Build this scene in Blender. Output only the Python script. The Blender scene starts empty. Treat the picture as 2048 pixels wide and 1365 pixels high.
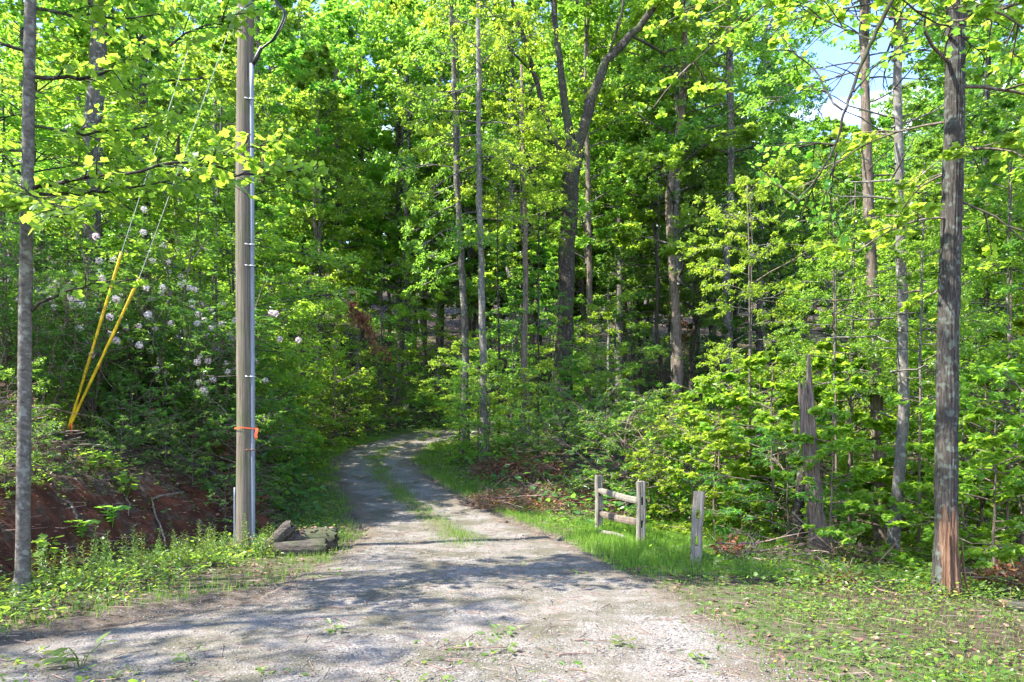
import bpy, math, random
import numpy as np
from math import radians, sin, cos, pi

# ------------------------------------------------------------------ camera, sky, sun
scene = bpy.context.scene
COL = scene.collection
F = 1480.0                      # focal length in pixels of the 2048 px wide photograph
EYE = 1.6
cam_d = bpy.data.cameras.new("camera")
cam = bpy.data.objects.new("camera", cam_d)
COL.objects.link(cam)
cam.location = (0, 0, EYE)
cam.rotation_euler = (radians(90), 0, 0)
cam_d.sensor_width = 36.0
cam_d.lens = F / 2048 * 36.0
cam_d.shift_y = (900 - 682.5) / 2048
cam_d.clip_end = 2000
scene.camera = cam

SUN_EL = radians(50)
SUN_AZ = radians(-107)           # measured from +Y towards +X
sun_dir = np.array([sin(SUN_AZ) * cos(SUN_EL), cos(SUN_AZ) * cos(SUN_EL), sin(SUN_EL)])
world = bpy.data.worlds.new("World")
scene.world = world
world.use_nodes = True
wt = world.node_tree
for n in list(wt.nodes):
    wt.nodes.remove(n)
wo = wt.nodes.new("ShaderNodeOutputWorld")
bg = wt.nodes.new("ShaderNodeBackground")
sky = wt.nodes.new("ShaderNodeTexSky")
sky.sky_type = 'NISHITA'
sky.sun_disc = False
sky.sun_elevation = SUN_EL
sky.sun_rotation = SUN_AZ
sky.dust_density = 0.3
sky.ozone_density = 4.0
bg.inputs[1].default_value = 0.15
tc = wt.nodes.new("ShaderNodeTexCoord")
mp = wt.nodes.new("ShaderNodeMapping")
mp.inputs["Scale"].default_value = (3.2, 3.2, 7.0)
nz = wt.nodes.new("ShaderNodeTexNoise")
nz.inputs["Scale"].default_value = 1.5
nz.inputs["Detail"].default_value = 7
rp = wt.nodes.new("ShaderNodeValToRGB")
rp.color_ramp.elements[0].position = 0.44
rp.color_ramp.elements[1].position = 0.56
mx = wt.nodes.new("ShaderNodeMixRGB")
mx.inputs[2].default_value = (7.5, 7.8, 8.2, 1)
wt.links.new(tc.outputs["Generated"], mp.inputs["Vector"])
wt.links.new(mp.outputs[0], nz.inputs["Vector"])
wt.links.new(nz.outputs[0], rp.inputs[0])
sxyz = wt.nodes.new("ShaderNodeSeparateXYZ")
low = wt.nodes.new("ShaderNodeMapRange")                # clouds lie low over the ridge
low.inputs[1].default_value = .40; low.inputs[2].default_value = .37
mul = wt.nodes.new("ShaderNodeMath"); mul.operation = 'MULTIPLY'
wt.links.new(tc.outputs["Generated"], sxyz.inputs[0])
wt.links.new(sxyz.outputs[2], low.inputs[0])
wt.links.new(low.outputs[0], mul.inputs[0])
wt.links.new(rp.outputs[0], mul.inputs[1])
wt.links.new(mul.outputs[0], mx.inputs[0])
hsv = wt.nodes.new("ShaderNodeHueSaturation")
hsv.inputs["Hue"].default_value = .515
hsv.inputs["Saturation"].default_value = 1.08
wt.links.new(sky.outputs[0], hsv.inputs["Color"])
wt.links.new(hsv.outputs[0], mx.inputs[1])
wt.links.new(mx.outputs[0], bg.inputs[0])
wt.links.new(bg.outputs[0], wo.inputs[0])

sl = bpy.data.lights.new("sun", 'SUN')
sl.energy = 3.8
sl.angle = radians(0.5)
sl.color = (1.0, 0.95, 0.86)
so = bpy.data.objects.new("sun", sl)
COL.objects.link(so)
from mathutils import Vector
so.rotation_euler = Vector(-sun_dir).to_track_quat('-Z', 'Y').to_euler()
so.location = (-20, 10, 40)

scene.view_settings.view_transform = 'Standard'
scene.view_settings.look = 'None'
scene.view_settings.exposure = 2.46
scene.view_settings.gamma = 1.0
scene.render.engine = 'CYCLES'
scene.cycles.max_bounces = 9
scene.cycles.diffuse_bounces = 5
scene.cycles.glossy_bounces = 2
scene.cycles.transmission_bounces = 8
scene.cycles.sample_clamp_indirect = 6

# ------------------------------------------------------------------ helpers
RNG = np.random.default_rng(7)
UP = np.array([0.0, 0.0, 1.0])


def nrm(v):
    v = np.asarray(v, float)
    return v / np.maximum(np.linalg.norm(v, axis=-1, keepdims=True), 1e-9)


def sm(a, b, x):
    t = np.clip((np.asarray(x, float) - a) / (b - a), 0, 1)
    return t * t * (3 - 2 * t)


_w = np.random.default_rng(3)
_K = [(_w.normal(size=3), _w.uniform(0, 6.28)) for _ in range(24)]


def wav(x, y, z=0.0, f=1.0, k0=0, n=8):
    """cheap smooth noise in about -1..1"""
    x = np.asarray(x, float)
    s = 0
    for i in range(n):
        k, p = _K[(k0 + i) % 24]
        m = 1 + 0.35 * i
        s = s + np.sin((k[0] * x + k[1] * y + k[2] * z) * f * m + p) / m
    return s / 2.2


TOE_Y = [-30, 0, 6, 8, 12.4, 14, 16, 18, 20, 27, 32, 40, 60, 120]
TOE_X = [-9, -6.8, -6.1, -5.6, -4.85, -4.45, -4.9, -5.7, -6.6, -8.0, -8.2, -7.5, -9, -12]


def height(x, y):
    x = np.asarray(x, float); y = np.asarray(y, float)
    t = np.clip((y - 12) / 8, 0, 1)
    h = 1.2 * (t ** 3 - t ** 4 / 2) + 0.15 * np.maximum(y - 20, 0) + 0.16 * np.maximum(y - 46, 0)
    h = h - 0.31 * np.maximum(y - 190, 0)
    toe = np.interp(y, TOE_Y, TOE_X) + 0.25 * wav(x * 0, y, 0, 1.3, 2, 4)
    d = toe - x
    H = 1.15 - 0.55 * sm(18, 25, y)
    h = h + H * sm(0, 1.45, d) + 0.30 * np.clip(d - 1.0, 0, 14) + 0.05 * np.maximum(d - 15, 0)
    h = h + sm(0.1, 0.6, d) * (1 - sm(3, 6, d)) * (0.13 * wav(x, y, 0, 3.1, 5, 6) + 0.05 * wav(x, y, 0, 9.5, 11, 7))
    h = h - 0.22 * sm(4.0, 7.0, x) * (1 - sm(14, 20, y))
    h = h + 0.05 * wav(x, y, 0, 0.7, 1, 5) * sm(2.2, 4.5, np.abs(x + 0.5)) * sm(4, 8, y + 4)
    return h


# driveway edges: y -> x of the left and right edge, straight part then the bend
RL = [(-6, -6.5), (2, -5.2), (5, -4.6), (6.2, -3.9), (7.5, -2.95), (9.1, -2.75), (12.4, -2.8), (14.5, -2.95), (17, -3.65), (18.6, -4.1),
      (21, -4.95), (23, -5.5), (25.5, -5.95), (28, -5.75), (30.3, -4.7), (32.3, -3.0), (34.6, 0.0), (37.3, 4.0), (41.5, 10.0), (46.5, 18.0)]
RR = [(-6, 4.0), (2, 2.9), (5, 2.0), (6.5, 1.95), (7.7, 1.9), (8.9, 1.65), (11.3, 1.2), (13.4, .75), (16, -.2), (18.2, -1.1),
      (20.2, -1.95), (22.2, -2.7), (24.3, -3.15), (26.2, -3.15), (28.2, -2.5), (29.6, -1.4), (31.8, 1.3), (34.5, 5.2), (38.7, 11.2), (43.6, 19.0)]
_n = 420


def resample(pts, n):
    p = np.array([(b, a) for a, b in pts], float)
    i = np.linspace(0, len(p) - 1, n)
    k = np.arange(len(p))
    # smooth (Catmull-Rom)
    i0 = np.clip(np.floor(i).astype(int), 0, len(p) - 2)
    t = (i - i0)[:, None]
    g = lambda j: p[np.clip(j, 0, len(p) - 1)]
    a, b, c, d = g(i0 - 1), g(i0), g(i0 + 1), g(i0 + 2)
    return 0.5 * ((2 * b) + (-a + c) * t + (2 * a - 5 * b + 4 * c - d) * t ** 2 + (-a + 3 * b - 3 * c + d) * t ** 3)


EL, ER = resample(RL, _n), resample(RR, _n)
EL[:, 0] += 0.13 * wav(EL[:, 0] * 0, EL[:, 1], 0, 2.2, 4) + .05 * wav(EL[:, 0] * 0, EL[:, 1], 1, 9.0, 2)
ER[:, 0] += 0.15 * wav(ER[:, 0] * 0, ER[:, 1], 2, 2.2, 9) + .05 * wav(EL[:, 0] * 0, EL[:, 1], 1, 9.0, 12)


def road_sd(x, y):
    """signed distance-like: >0 inside the driveway (metres from the nearer edge)"""
    x = np.asarray(x, float).ravel(); y = np.asarray(y, float).ravel()
    out = np.empty(len(x))
    C = (EL + ER) / 2
    W = np.linalg.norm(EL - ER, axis=1) / 2
    for s in range(0, len(x), 20000):
        xs, ys = x[s:s + 20000, None], y[s:s + 20000, None]
        d2 = (xs - C[None, :, 0]) ** 2 + (ys - C[None, :, 1]) ** 2
        j = np.argmin(np.sqrt(d2) - W[None], axis=1)
        out[s:s + 20000] = W[j] - np.sqrt(d2[np.arange(len(j)), j])
    return out


def ground_z(x, y):
    return float(height(x, y))


def at(px, py, Y):
    return np.array([(px - 1024) / F * Y, Y, EYE + (900 - py) / F * Y])


def Xat(px, Y):
    return (px - 1024) / F * Y


class MB:
    def __init__(self):
        self.v = []; self.f = []; self.n = 0

    def add(self, V, Fs, mat=0, smooth=True):
        V = np.asarray(V, float).reshape(-1, 3)
        Fs = np.asarray(Fs, int)
        self.v.append(V)
        self.f.append((Fs + self.n, mat, smooth))
        self.n += len(V)

    def tube(self, P, R, sides=6, mat=0, cap=True, jit=0.0):
        P = np.asarray(P, float); R = np.asarray(R, float)
        if R.ndim == 0:
            R = np.full(len(P), float(R))
        T = nrm(np.gradient(P, axis=0))
        ref = np.array([1.0, 0, 0]) if abs(T[0][2]) > 0.7 else UP
        A = nrm(np.cross(T, ref)); B = np.cross(T, A)
        th = np.linspace(0, 2 * pi, sides, endpoint=False)
        rr = R[:, None] * (1 + (jit * RNG.normal(size=(len(P), sides)) if jit else 0))
        V = P[:, None, :] + rr[..., None] * (np.cos(th)[None, :, None] * A[:, None, :] + np.sin(th)[None, :, None] * B[:, None, :])
        n = len(P)
        i = np.arange(n - 1)[:, None] * sides; j = np.arange(sides)[None]
        j2 = (j + 1) % sides
        Fs = np.stack([i + j, i + j2, i + sides + j2, i + sides + j], -1).reshape(-1, 4)
        self.add(V, Fs, mat)
        if cap:
            b = self.n - n * sides
            self.f.append((np.array([list(range(b + sides - 1, b - 1, -1))]), mat, False))
            self.f.append((np.array([list(range(b + (n - 1) * sides, b + n * sides))]), mat, False))
        return V

    def leaves(self, P, D, N, S, tpl, mat=0):
        tv, tf = TPL[tpl]
        P = np.asarray(P); D = nrm(D); N = nrm(N - np.sum(N * D, 1, keepdims=True) * D)
        B = np.cross(N, D)
        S = np.asarray(S)[:, None, None]
        V = P[:, None, :] + S * (tv[None, :, 0:1] * D[:, None] + tv[None, :, 1:2] * B[:, None] + tv[None, :, 2:3] * N[:, None])
        m = len(tv)
        for f in tf:
            Fs = np.arange(len(P))[:, None] * m + np.array(f)[None]
            self.f.append((Fs + self.n, mat, False))
        self.v.append(V.reshape(-1, 3)); self.n += V.shape[0] * m

    def mesh(self, name, mats):
        me = bpy.data.meshes.new(name)
        V = np.concatenate(self.v)
        me.vertices.add(len(V)); me.vertices.foreach_set("co", V.astype(np.float32).ravel())
        idx = np.concatenate([f.ravel() for f, _, _ in self.f])
        tot = np.concatenate([np.full(len(f), f.shape[1]) for f, _, _ in self.f])
        mt = np.concatenate([np.full(len(f), m) for f, m, _ in self.f])
        smo = np.concatenate([np.full(len(f), s) for f, _, s in self.f])
        me.loops.add(len(idx)); me.loops.foreach_set("vertex_index", idx.astype(np.int32))
        me.polygons.add(len(tot))
        me.polygons.foreach_set("loop_start", np.concatenate([[0], np.cumsum(tot)[:-1]]).astype(np.int32))
        me.polygons.foreach_set("loop_total", tot.astype(np.int32))
        me.polygons.foreach_set("material_index", mt.astype(np.int32))
        me.polygons.foreach_set("use_smooth", smo.astype(bool))
        for m in (mats if isinstance(mats, (list, tuple)) else [mats]):
            me.materials.append(m)
        me.update(calc_edges=True)
        return me


TPL = {
    'quad': (np.array([[0, 0, 0], [.45, .34, .06], [1, 0, -.04], [.45, -.34, .06]]), [(0, 3, 2, 1)]),
    'oval': (np.array([[0, 0, 0], [.28, .24, .05], [.68, .22, .04], [1, 0, -.06], [.68, -.22, .04], [.28, -.24, .05], ]),
             [(0, 3, 2, 1), (0, 5, 4, 3)]),
    'lance': (np.array([[0, 0, 0], [.35, .14, .03], [.7, .11, .02], [1, 0, -.05], [.7, -.11, .02], [.35, -.14, .03], ]),
              [(0, 3, 2, 1), (0, 5, 4, 3)]),
    'round': (np.array([[0, 0, 0], [.1, .32, .04], [.45, .46, .05], [.82, .3, .03], [1, 0, -.05], [.82, -.3, .03], [.45, -.46, .05], [.1, -.32, .04]]),
              [(0, 4, 3, 2, 1), (0, 7, 6, 5, 4)]),
    'lobed': (np.array([[0, 0, 0], [.05, .34, .05], [.32, .5, .02], [.5, .3, .04], [.86, .36, 0], [.84, 0, -.03],
                        [.86, -.36, 0], [.5, -.3, .04], [.32, -.5, .02], [.05, -.34, .05]]),
              [(0, 5, 4, 3), (0, 3, 2, 1), (0, 7, 6, 5), (0, 9, 8, 7)]),
    'blade': (np.array([[0, .035, 0], [0, -.035, 0], [.55, -.025, .0], [1, 0, -.1], [.55, .025, .0]]), [(0, 4, 2, 1), (4, 3, 2)]),
}


def obj(name, mesh, parent=None, loc=None, **props):
    o = bpy.data.objects.new(name, mesh)
    COL.objects.link(o)
    if parent is not None:
        o.parent = parent
    if loc is not None:
        o.location = loc
    for k, v in props.items():
        o[k] = v
    return o


def thing(name, label, cat, loc=(0, 0, 0), group=None, rz=0.0):
    o = bpy.data.objects.new(name, None)
    COL.objects.link(o)
    o.location = loc; o.rotation_euler = (0, 0, rz)
    o.empty_display_size = 0.2
    o["label"] = label; o["category"] = cat
    if group:
        o["group"] = group
    return o


def dup(root, loc, rz, sc=(1, 1, 1), label=None, group=None):
    r = root.copy(); COL.objects.link(r)
    r.location = loc; r.rotation_euler = (0, 0, rz); r.scale = sc
    if label: r["label"] = label
    if group: r["group"] = group
    for ch in list(root.children):
        c = ch.copy(); COL.objects.link(c); c.parent = r
        for g in list(ch.children):
            d = g.copy(); COL.objects.link(d); d.parent = c
    return r


# ------------------------------------------------------------------ materials
def newmat(name):
    m = bpy.data.materials.new(name)
    m.use_nodes = True
    nt = m.node_tree
    for n in list(nt.nodes):
        nt.nodes.remove(n)
    out = nt.nodes.new("ShaderNodeOutputMaterial")
    return m, nt, out


def N(nt, typ, **kw):
    n = nt.nodes.new(typ)
    for k, v in kw.items():
        if k.startswith("i_"):
            n.inputs[k[2:].replace("_", " ")].default_value = v
        else:
            setattr(n, k, v)
    return n


def ramp(nt, stops):
    r = nt.nodes.new("ShaderNodeValToRGB")
    e = r.color_ramp.elements
    while len(e) < len(stops):
        e.new(0.5)
    for k, (p, c) in enumerate(stops):
        e[k].position = p
        e[k].color = (*c, 1) if len(c) == 3 else c
    return r


def leaf_mat(name, cols, tcol, trans=0.45, rough=0.36, spec=0.6, dead=None):
    m, nt, out = newmat(name)
    L = nt.links.new
    geo = N(nt, "ShaderNodeNewGeometry")
    oi = N(nt, "ShaderNodeObjectInfo")
    r = ramp(nt, [(i / (len(cols) - 1), c) for i, c in enumerate(cols)])
    L(geo.outputs["Random Per Island"], r.inputs[0])
    hs = N(nt, "ShaderNodeHueSaturation")
    hm = N(nt, "ShaderNodeMapRange"); hm.inputs[3].default_value = 0.478; hm.inputs[4].default_value = 0.516
    vm = N(nt, "ShaderNodeMapRange"); vm.inputs[3].default_value = 0.70; vm.inputs[4].default_value = 1.25
    L(oi.outputs["Random"], hm.inputs[0]); L(oi.outputs["Random"], vm.inputs[0])
    L(hm.outputs[0], hs.inputs["Hue"]); L(vm.outputs[0], hs.inputs["Value"])
    L(r.outputs[0], hs.inputs["Color"])
    b = N(nt, "ShaderNodeBsdfPrincipled")
    b.inputs["Roughness"].default_value = rough
    b.inputs["Specular IOR Level"].default_value = spec
    L(hs.outputs[0], b.inputs["Base Color"])
    t = N(nt, "ShaderNodeBsdfTranslucent")
    mul = N(nt, "ShaderNodeMixRGB", blend_type='MIX')
    mul.inputs[0].default_value = 0.75
    mul.inputs[2].default_value = (*tcol, 1)
    L(hs.outputs[0], mul.inputs[1])
    h2 = N(nt, "ShaderNodeHueSaturation")
    L(hm.outputs[0], h2.inputs["Hue"]); L(mul.outputs[0], h2.inputs["Color"])
    L(h2.outputs[0], t.inputs[0])
    mix = N(nt, "ShaderNodeMixShader"); mix.inputs[0].default_value = trans
    L(b.outputs[0], mix.inputs[1]); L(t.outputs[0], mix.inputs[2])
    L(mix.outputs[0], out.inputs[0])
    return m


LEAF_BRIGHT = leaf_mat("bright_leaf", [(.065, .17, .028), (.09, .21, .032), (.14, .26, .04)], (.44, .73, .055), .62)
LEAF_YELLOW_GREEN = leaf_mat("yellow_green_leaf", [(.06, .15, .028), (.12, .23, .03), (.20, .30, .045)], (.52, .76, .05), .61)  # yellower leaf colour of the sapling and understorey species
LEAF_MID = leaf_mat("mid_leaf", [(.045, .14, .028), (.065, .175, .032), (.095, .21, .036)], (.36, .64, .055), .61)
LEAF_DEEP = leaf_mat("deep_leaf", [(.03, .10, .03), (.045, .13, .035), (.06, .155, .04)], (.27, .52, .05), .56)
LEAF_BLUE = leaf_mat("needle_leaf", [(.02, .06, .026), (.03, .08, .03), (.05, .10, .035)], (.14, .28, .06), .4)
LEAF_LAUREL = leaf_mat("laurel_leaf", [(.03, .085, .02), (.05, .125, .026), (.09, .18, .035)], (.26, .48, .05), .42, .28, .6)
LEAF_DEAD = leaf_mat("dead_leaf", [(.10, .035, .018), (.17, .07, .035), (.25, .12, .06)], (.32, .11, .04), .3, .6, .2)
LITTER = leaf_mat("litter_leaf", [(.07, .04, .028), (.14, .085, .06), (.26, .17, .12), (.10, .05, .03)], (.2, .1, .05), .12, .7, .2)
GRASS = leaf_mat("grass_blade", [(.07, .16, .02), (.11, .22, .025), (.18, .27, .045)], (.30, .52, .03), .45, .5, .3)
WEED = leaf_mat("weed_leaf", [(.08, .15, .03), (.12, .20, .04), (.17, .25, .06)], (.32, .46, .06), .45)
YELLOWING = leaf_mat("yellowing_leaf", [(.20, .24, .03), (.34, .30, .04), (.12, .20, .03)], (.50, .46, .04), .45)
PETAL = leaf_mat("pink_petal", [(.82, .70, .69), (.86, .78, .76), (.78, .62, .63)], (.75, .60, .62), .3, .6, .2)


def bark_mat(name, c0, c1, c2, lichen=0.0, scale=(22, 22, 3.2), bump=0.6, lich=(.42, .44, .40), moss=0.0):
    m, nt, out = newmat(name)
    L = nt.links.new
    tcn = N(nt, "ShaderNodeTexCoord")
    mpn = N(nt, "ShaderNodeMapping"); mpn.inputs["Scale"].default_value = scale
    L(tcn.outputs["Object"], mpn.inputs["Vector"])
    n1 = N(nt, "ShaderNodeTexNoise"); n1.inputs["Scale"].default_value = 1.0; n1.inputs["Detail"].default_value = 9
    n1.inputs["Roughness"].default_value = .68; n1.inputs["Distortion"].default_value = .6
    L(mpn.outputs[0], n1.inputs["Vector"])
    r = ramp(nt, [(.30, c0), (.5, c1), (.72, c2)])
    L(n1.outputs[0], r.inputs[0])
    n2 = N(nt, "ShaderNodeTexNoise"); n2.inputs["Scale"].default_value = 13; n2.inputs["Detail"].default_value = 6
    L(tcn.outputs["Object"], n2.inputs["Vector"])
    rl = ramp(nt, [(.60 - .12 * lichen, (0, 0, 0)), (.68 - .08 * lichen, (1, 1, 1))])
    L(n2.outputs[0], rl.inputs[0])
    ml = N(nt, "ShaderNodeMath", operation='MULTIPLY'); ml.inputs[1].default_value = min(1, lichen)
    L(rl.outputs[0], ml.inputs[0])
    mixc = N(nt, "ShaderNodeMixRGB"); mixc.inputs[2].default_value = (*lich, 1)
    L(ml.outputs[0], mixc.inputs[0]); L(r.outputs[0], mixc.inputs[1])
    n3 = N(nt, "ShaderNodeTexNoise"); n3.inputs["Scale"].default_value = 1.7
    L(tcn.outputs["Object"], n3.inputs["Vector"])
    rm = ramp(nt, [(.5, (0, 0, 0)), (.62, (moss, moss, moss))])
    L(n3.outputs[0], rm.inputs[0])
    mixm = N(nt, "ShaderNodeMixRGB"); mixm.inputs[2].default_value = (.06, .09, .025, 1)
    L(rm.outputs[0], mixm.inputs[0]); L(mixc.outputs[0], mixm.inputs[1])
    b = N(nt, "ShaderNodeBsdfPrincipled"); b.inputs["Roughness"].default_value = .9
    b.inputs["Specular IOR Level"].default_value = .15
    L(mixm.outputs[0], b.inputs["Base Color"])
    bp = N(nt, "ShaderNodeBump"); bp.inputs["Strength"].default_value = bump; bp.inputs["Distance"].default_value = .02
    L(n1.outputs[0], bp.inputs["Height"]); L(bp.outputs[0], b.inputs["Normal"])
    L(b.outputs[0], out.inputs[0])
    return m


BARK_GREY = bark_mat("grey_bark", (.032, .029, .025), (.075, .068, .058), (.135, .125, .108), .4)
BARK_BROWN = bark_mat("brown_bark", (.04, .03, .024), (.11, .085, .065), (.20, .16, .13), .25)
BARK_DARK = bark_mat("dark_bark", (.012, .010, .008), (.036, .029, .023), (.075, .064, .053), .2, moss=.3)
BARK_OAK = bark_mat("oak_bark", (.014, .013, .011), (.045, .040, .034), (.095, .086, .076), .6, (40, 40, 7), 1.0, (.12, .145, .12))
BARK_SMOOTH = bark_mat("smooth_bark", (.035, .031, .027), (.085, .077, .066), (.15, .138, .12), .55, (16, 16, 26), .4, (.21, .22, .19))
BARK_BEECH = bark_mat("pale_bark", (.06, .054, .047), (.115, .105, .092), (.19, .175, .155), .4, (14, 14, 5), .3)
DEAD_WOOD = bark_mat("weathered_wood", (.04, .032, .026), (.15, .118, .095), (.27, .22, .185), .1, (45, 45, 2.0), 1.0)
POLE_WOOD = bark_mat("pole_wood", (.04, .033, .026), (.125, .105, .08), (.20, .175, .14), .22, (46, 46, .9), .9, (.075, .065, .05), moss=.3)
FENCE_WOOD = bark_mat("fence_wood", (.06, .052, .042), (.165, .148, .122), (.27, .25, .215), .15, (38, 38, 2.4), .6)
RAIL_WOOD = bark_mat("rail_wood", (.15, .13, .11), (.30, .27, .23), (.45, .41, .36), .1, (2.4, 38, 38), .6)
LOG_BARK = bark_mat("log_bark", (.06, .055, .05), (.20, .185, .165), (.36, .34, .31), .6, (4, 30, 30), .9, (.44, .48, .42))
HEART = bark_mat("rotted_heartwood", (.03, .018, .012), (.13, .072, .043), (.24, .165, .115), .0, (40, 40, 2.6), 1.0)
CUT = bark_mat("cut_wood", (.16, .09, .05), (.34, .21, .13), (.45, .32, .22), .0, (12, 12, 12), .3)
ROOT = bark_mat("root_bark", (.05, .04, .032), (.12, .10, .08), (.20, .17, .14), .1, (20, 20, 20), .4)
TWIG = bark_mat("twig_bark", (.07, .045, .035), (.16, .11, .09), (.30, .24, .20), .0, (9, 9, 9), .2)


def plain(name, col, rough=.5, metal=0.0, noise=0.05, scale=9):
    m, nt, out = newmat(name)
    L = nt.links.new
    tcn = N(nt, "ShaderNodeTexCoord")
    n1 = N(nt, "ShaderNodeTexNoise"); n1.inputs["Scale"].default_value = scale; n1.inputs["Detail"].default_value = 5
    L(tcn.outputs["Object"], n1.inputs["Vector"])
    a = tuple(c * (1 - noise * 2) for c in col); c2 = tuple(min(1, c * (1 + noise)) for c in col)
    r = ramp(nt, [(.35, a), (.65, c2)]); L(n1.outputs[0], r.inputs[0])
    b = N(nt, "ShaderNodeBsdfPrincipled"); b.inputs["Roughness"].default_value = rough; b.inputs["Metallic"].default_value = metal
    L(r.outputs[0], b.inputs["Base Color"]); L(b.outputs[0], out.inputs[0])
    return m


PVC = plain("grey_conduit", (.15, .18, .22), .65, 0, .08, 3)
BLACK = plain("black_cable", (.015, .015, .017), .4)
STEEL = plain("galvanised_steel", (.50, .51, .52), .4, .6)
WIRE = plain("strand_wire", (.42, .44, .40), .5, .3)
YELLOW = plain("yellow_guard", (.62, .40, .012), .4, 0, .2, 6)
ORANGE = plain("orange_tape", (.90, .14, .03), .5)
RUST = plain("rusty_strap", (.16, .07, .04), .8)


def ground_mat():
    m, nt, out = newmat("forest_ground")
    L = nt.links.new
    tcn = N(nt, "ShaderNodeTexCoord")

    def noise(s, d=8, ro=.6):
        n = N(nt, "ShaderNodeTexNoise"); n.inputs["Scale"].default_value = s; n.inputs["Detail"].default_value = d
        n.inputs["Roughness"].default_value = ro
        L(tcn.outputs["Object"], n.inputs["Vector"]); return n
    n1 = noise(9, 9, .7)
    r1 = ramp(nt, [(.32, (.022, .016, .011)), (.5, (.06, .042, .03)), (.68, (.13, .095, .07))])
    L(n1.outputs[0], r1.inputs[0])
    n2 = noise(2.3, 8, .65)
    rc = ramp(nt, [(.3, (.022, .012, .009)), (.5, (.062, .025, .016)), (.7, (.13, .050, .030))])
    L(n2.outputs[0], rc.inputs[0])
    at_ = N(nt, "ShaderNodeAttribute", attribute_name="clay")
    ad = N(nt, "ShaderNodeMath", operation='ADD')
    n3 = noise(3.4, 7)
    sb = N(nt, "ShaderNodeMath", operation='SUBTRACT'); sb.inputs[1].default_value = .5
    L(n3.outputs[0], sb.inputs[0])
    m2 = N(nt, "ShaderNodeMath", operation='MULTIPLY'); m2.inputs[1].default_value = 1.9
    L(sb.outputs[0], m2.inputs[0])
    L(at_.outputs["Fac"], ad.inputs[0]); L(m2.outputs[0], ad.inputs[1])
    rr = ramp(nt, [(.45, (0, 0, 0)), (.62, (1, 1, 1))]); L(ad.outputs[0], rr.inputs[0])
    mc = N(nt, "ShaderNodeMixRGB"); L(rr.outputs[0], mc.inputs[0]); L(r1.outputs[0], mc.inputs[1]); L(rc.outputs[0], mc.inputs[2])
    ag = N(nt, "ShaderNodeAttribute", attribute_name="turf")
    ng = noise(5, 8, .7)
    sg = N(nt, "ShaderNodeMath", operation='SUBTRACT'); sg.inputs[1].default_value = .5; L(ng.outputs[0], sg.inputs[0])
    mg = N(nt, "ShaderNodeMath", operation='MULTIPLY'); mg.inputs[1].default_value = 2.2; L(sg.outputs[0], mg.inputs[0])
    ag2 = N(nt, "ShaderNodeMath", operation='ADD'); L(ag.outputs["Fac"], ag2.inputs[0]); L(mg.outputs[0], ag2.inputs[1])
    rg = ramp(nt, [(.35, (0, 0, 0)), (.6, (.85, .85, .85))]); L(ag2.outputs[0], rg.inputs[0])
    gc = ramp(nt, [(.35, (.035, .06, .015)), (.65, (.07, .11, .025))]); L(n1.outputs[0], gc.inputs[0])
    mgx = N(nt, "ShaderNodeMixRGB"); av = N(nt, "ShaderNodeAttribute", attribute_name="verge")
    vc = ramp(nt, [(.35, (.055, .043, .03)), (.65, (.17, .14, .11))]); L(n1.outputs[0], vc.inputs[0])
    mv = N(nt, "ShaderNodeMixRGB"); L(av.outputs["Fac"], mv.inputs[0]); L(mc.outputs[0], mv.inputs[1]); L(vc.outputs[0], mv.inputs[2])
    L(rg.outputs[0], mgx.inputs[0]); L(mv.outputs[0], mgx.inputs[1]); L(gc.outputs[0], mgx.inputs[2])
    b = N(nt, "ShaderNodeBsdfPrincipled"); b.inputs["Roughness"].default_value = .95; b.inputs["Specular IOR Level"].default_value = .1
    L(mgx.outputs[0], b.inputs["Base Color"])
    bp = N(nt, "ShaderNodeBump"); bp.inputs["Strength"].default_value = .9; bp.inputs["Distance"].default_value = .05
    L(n1.outputs[0], bp.inputs["Height"]); L(bp.outputs[0], b.inputs["Normal"])
    L(b.outputs[0], out.inputs[0])
    return m


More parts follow.
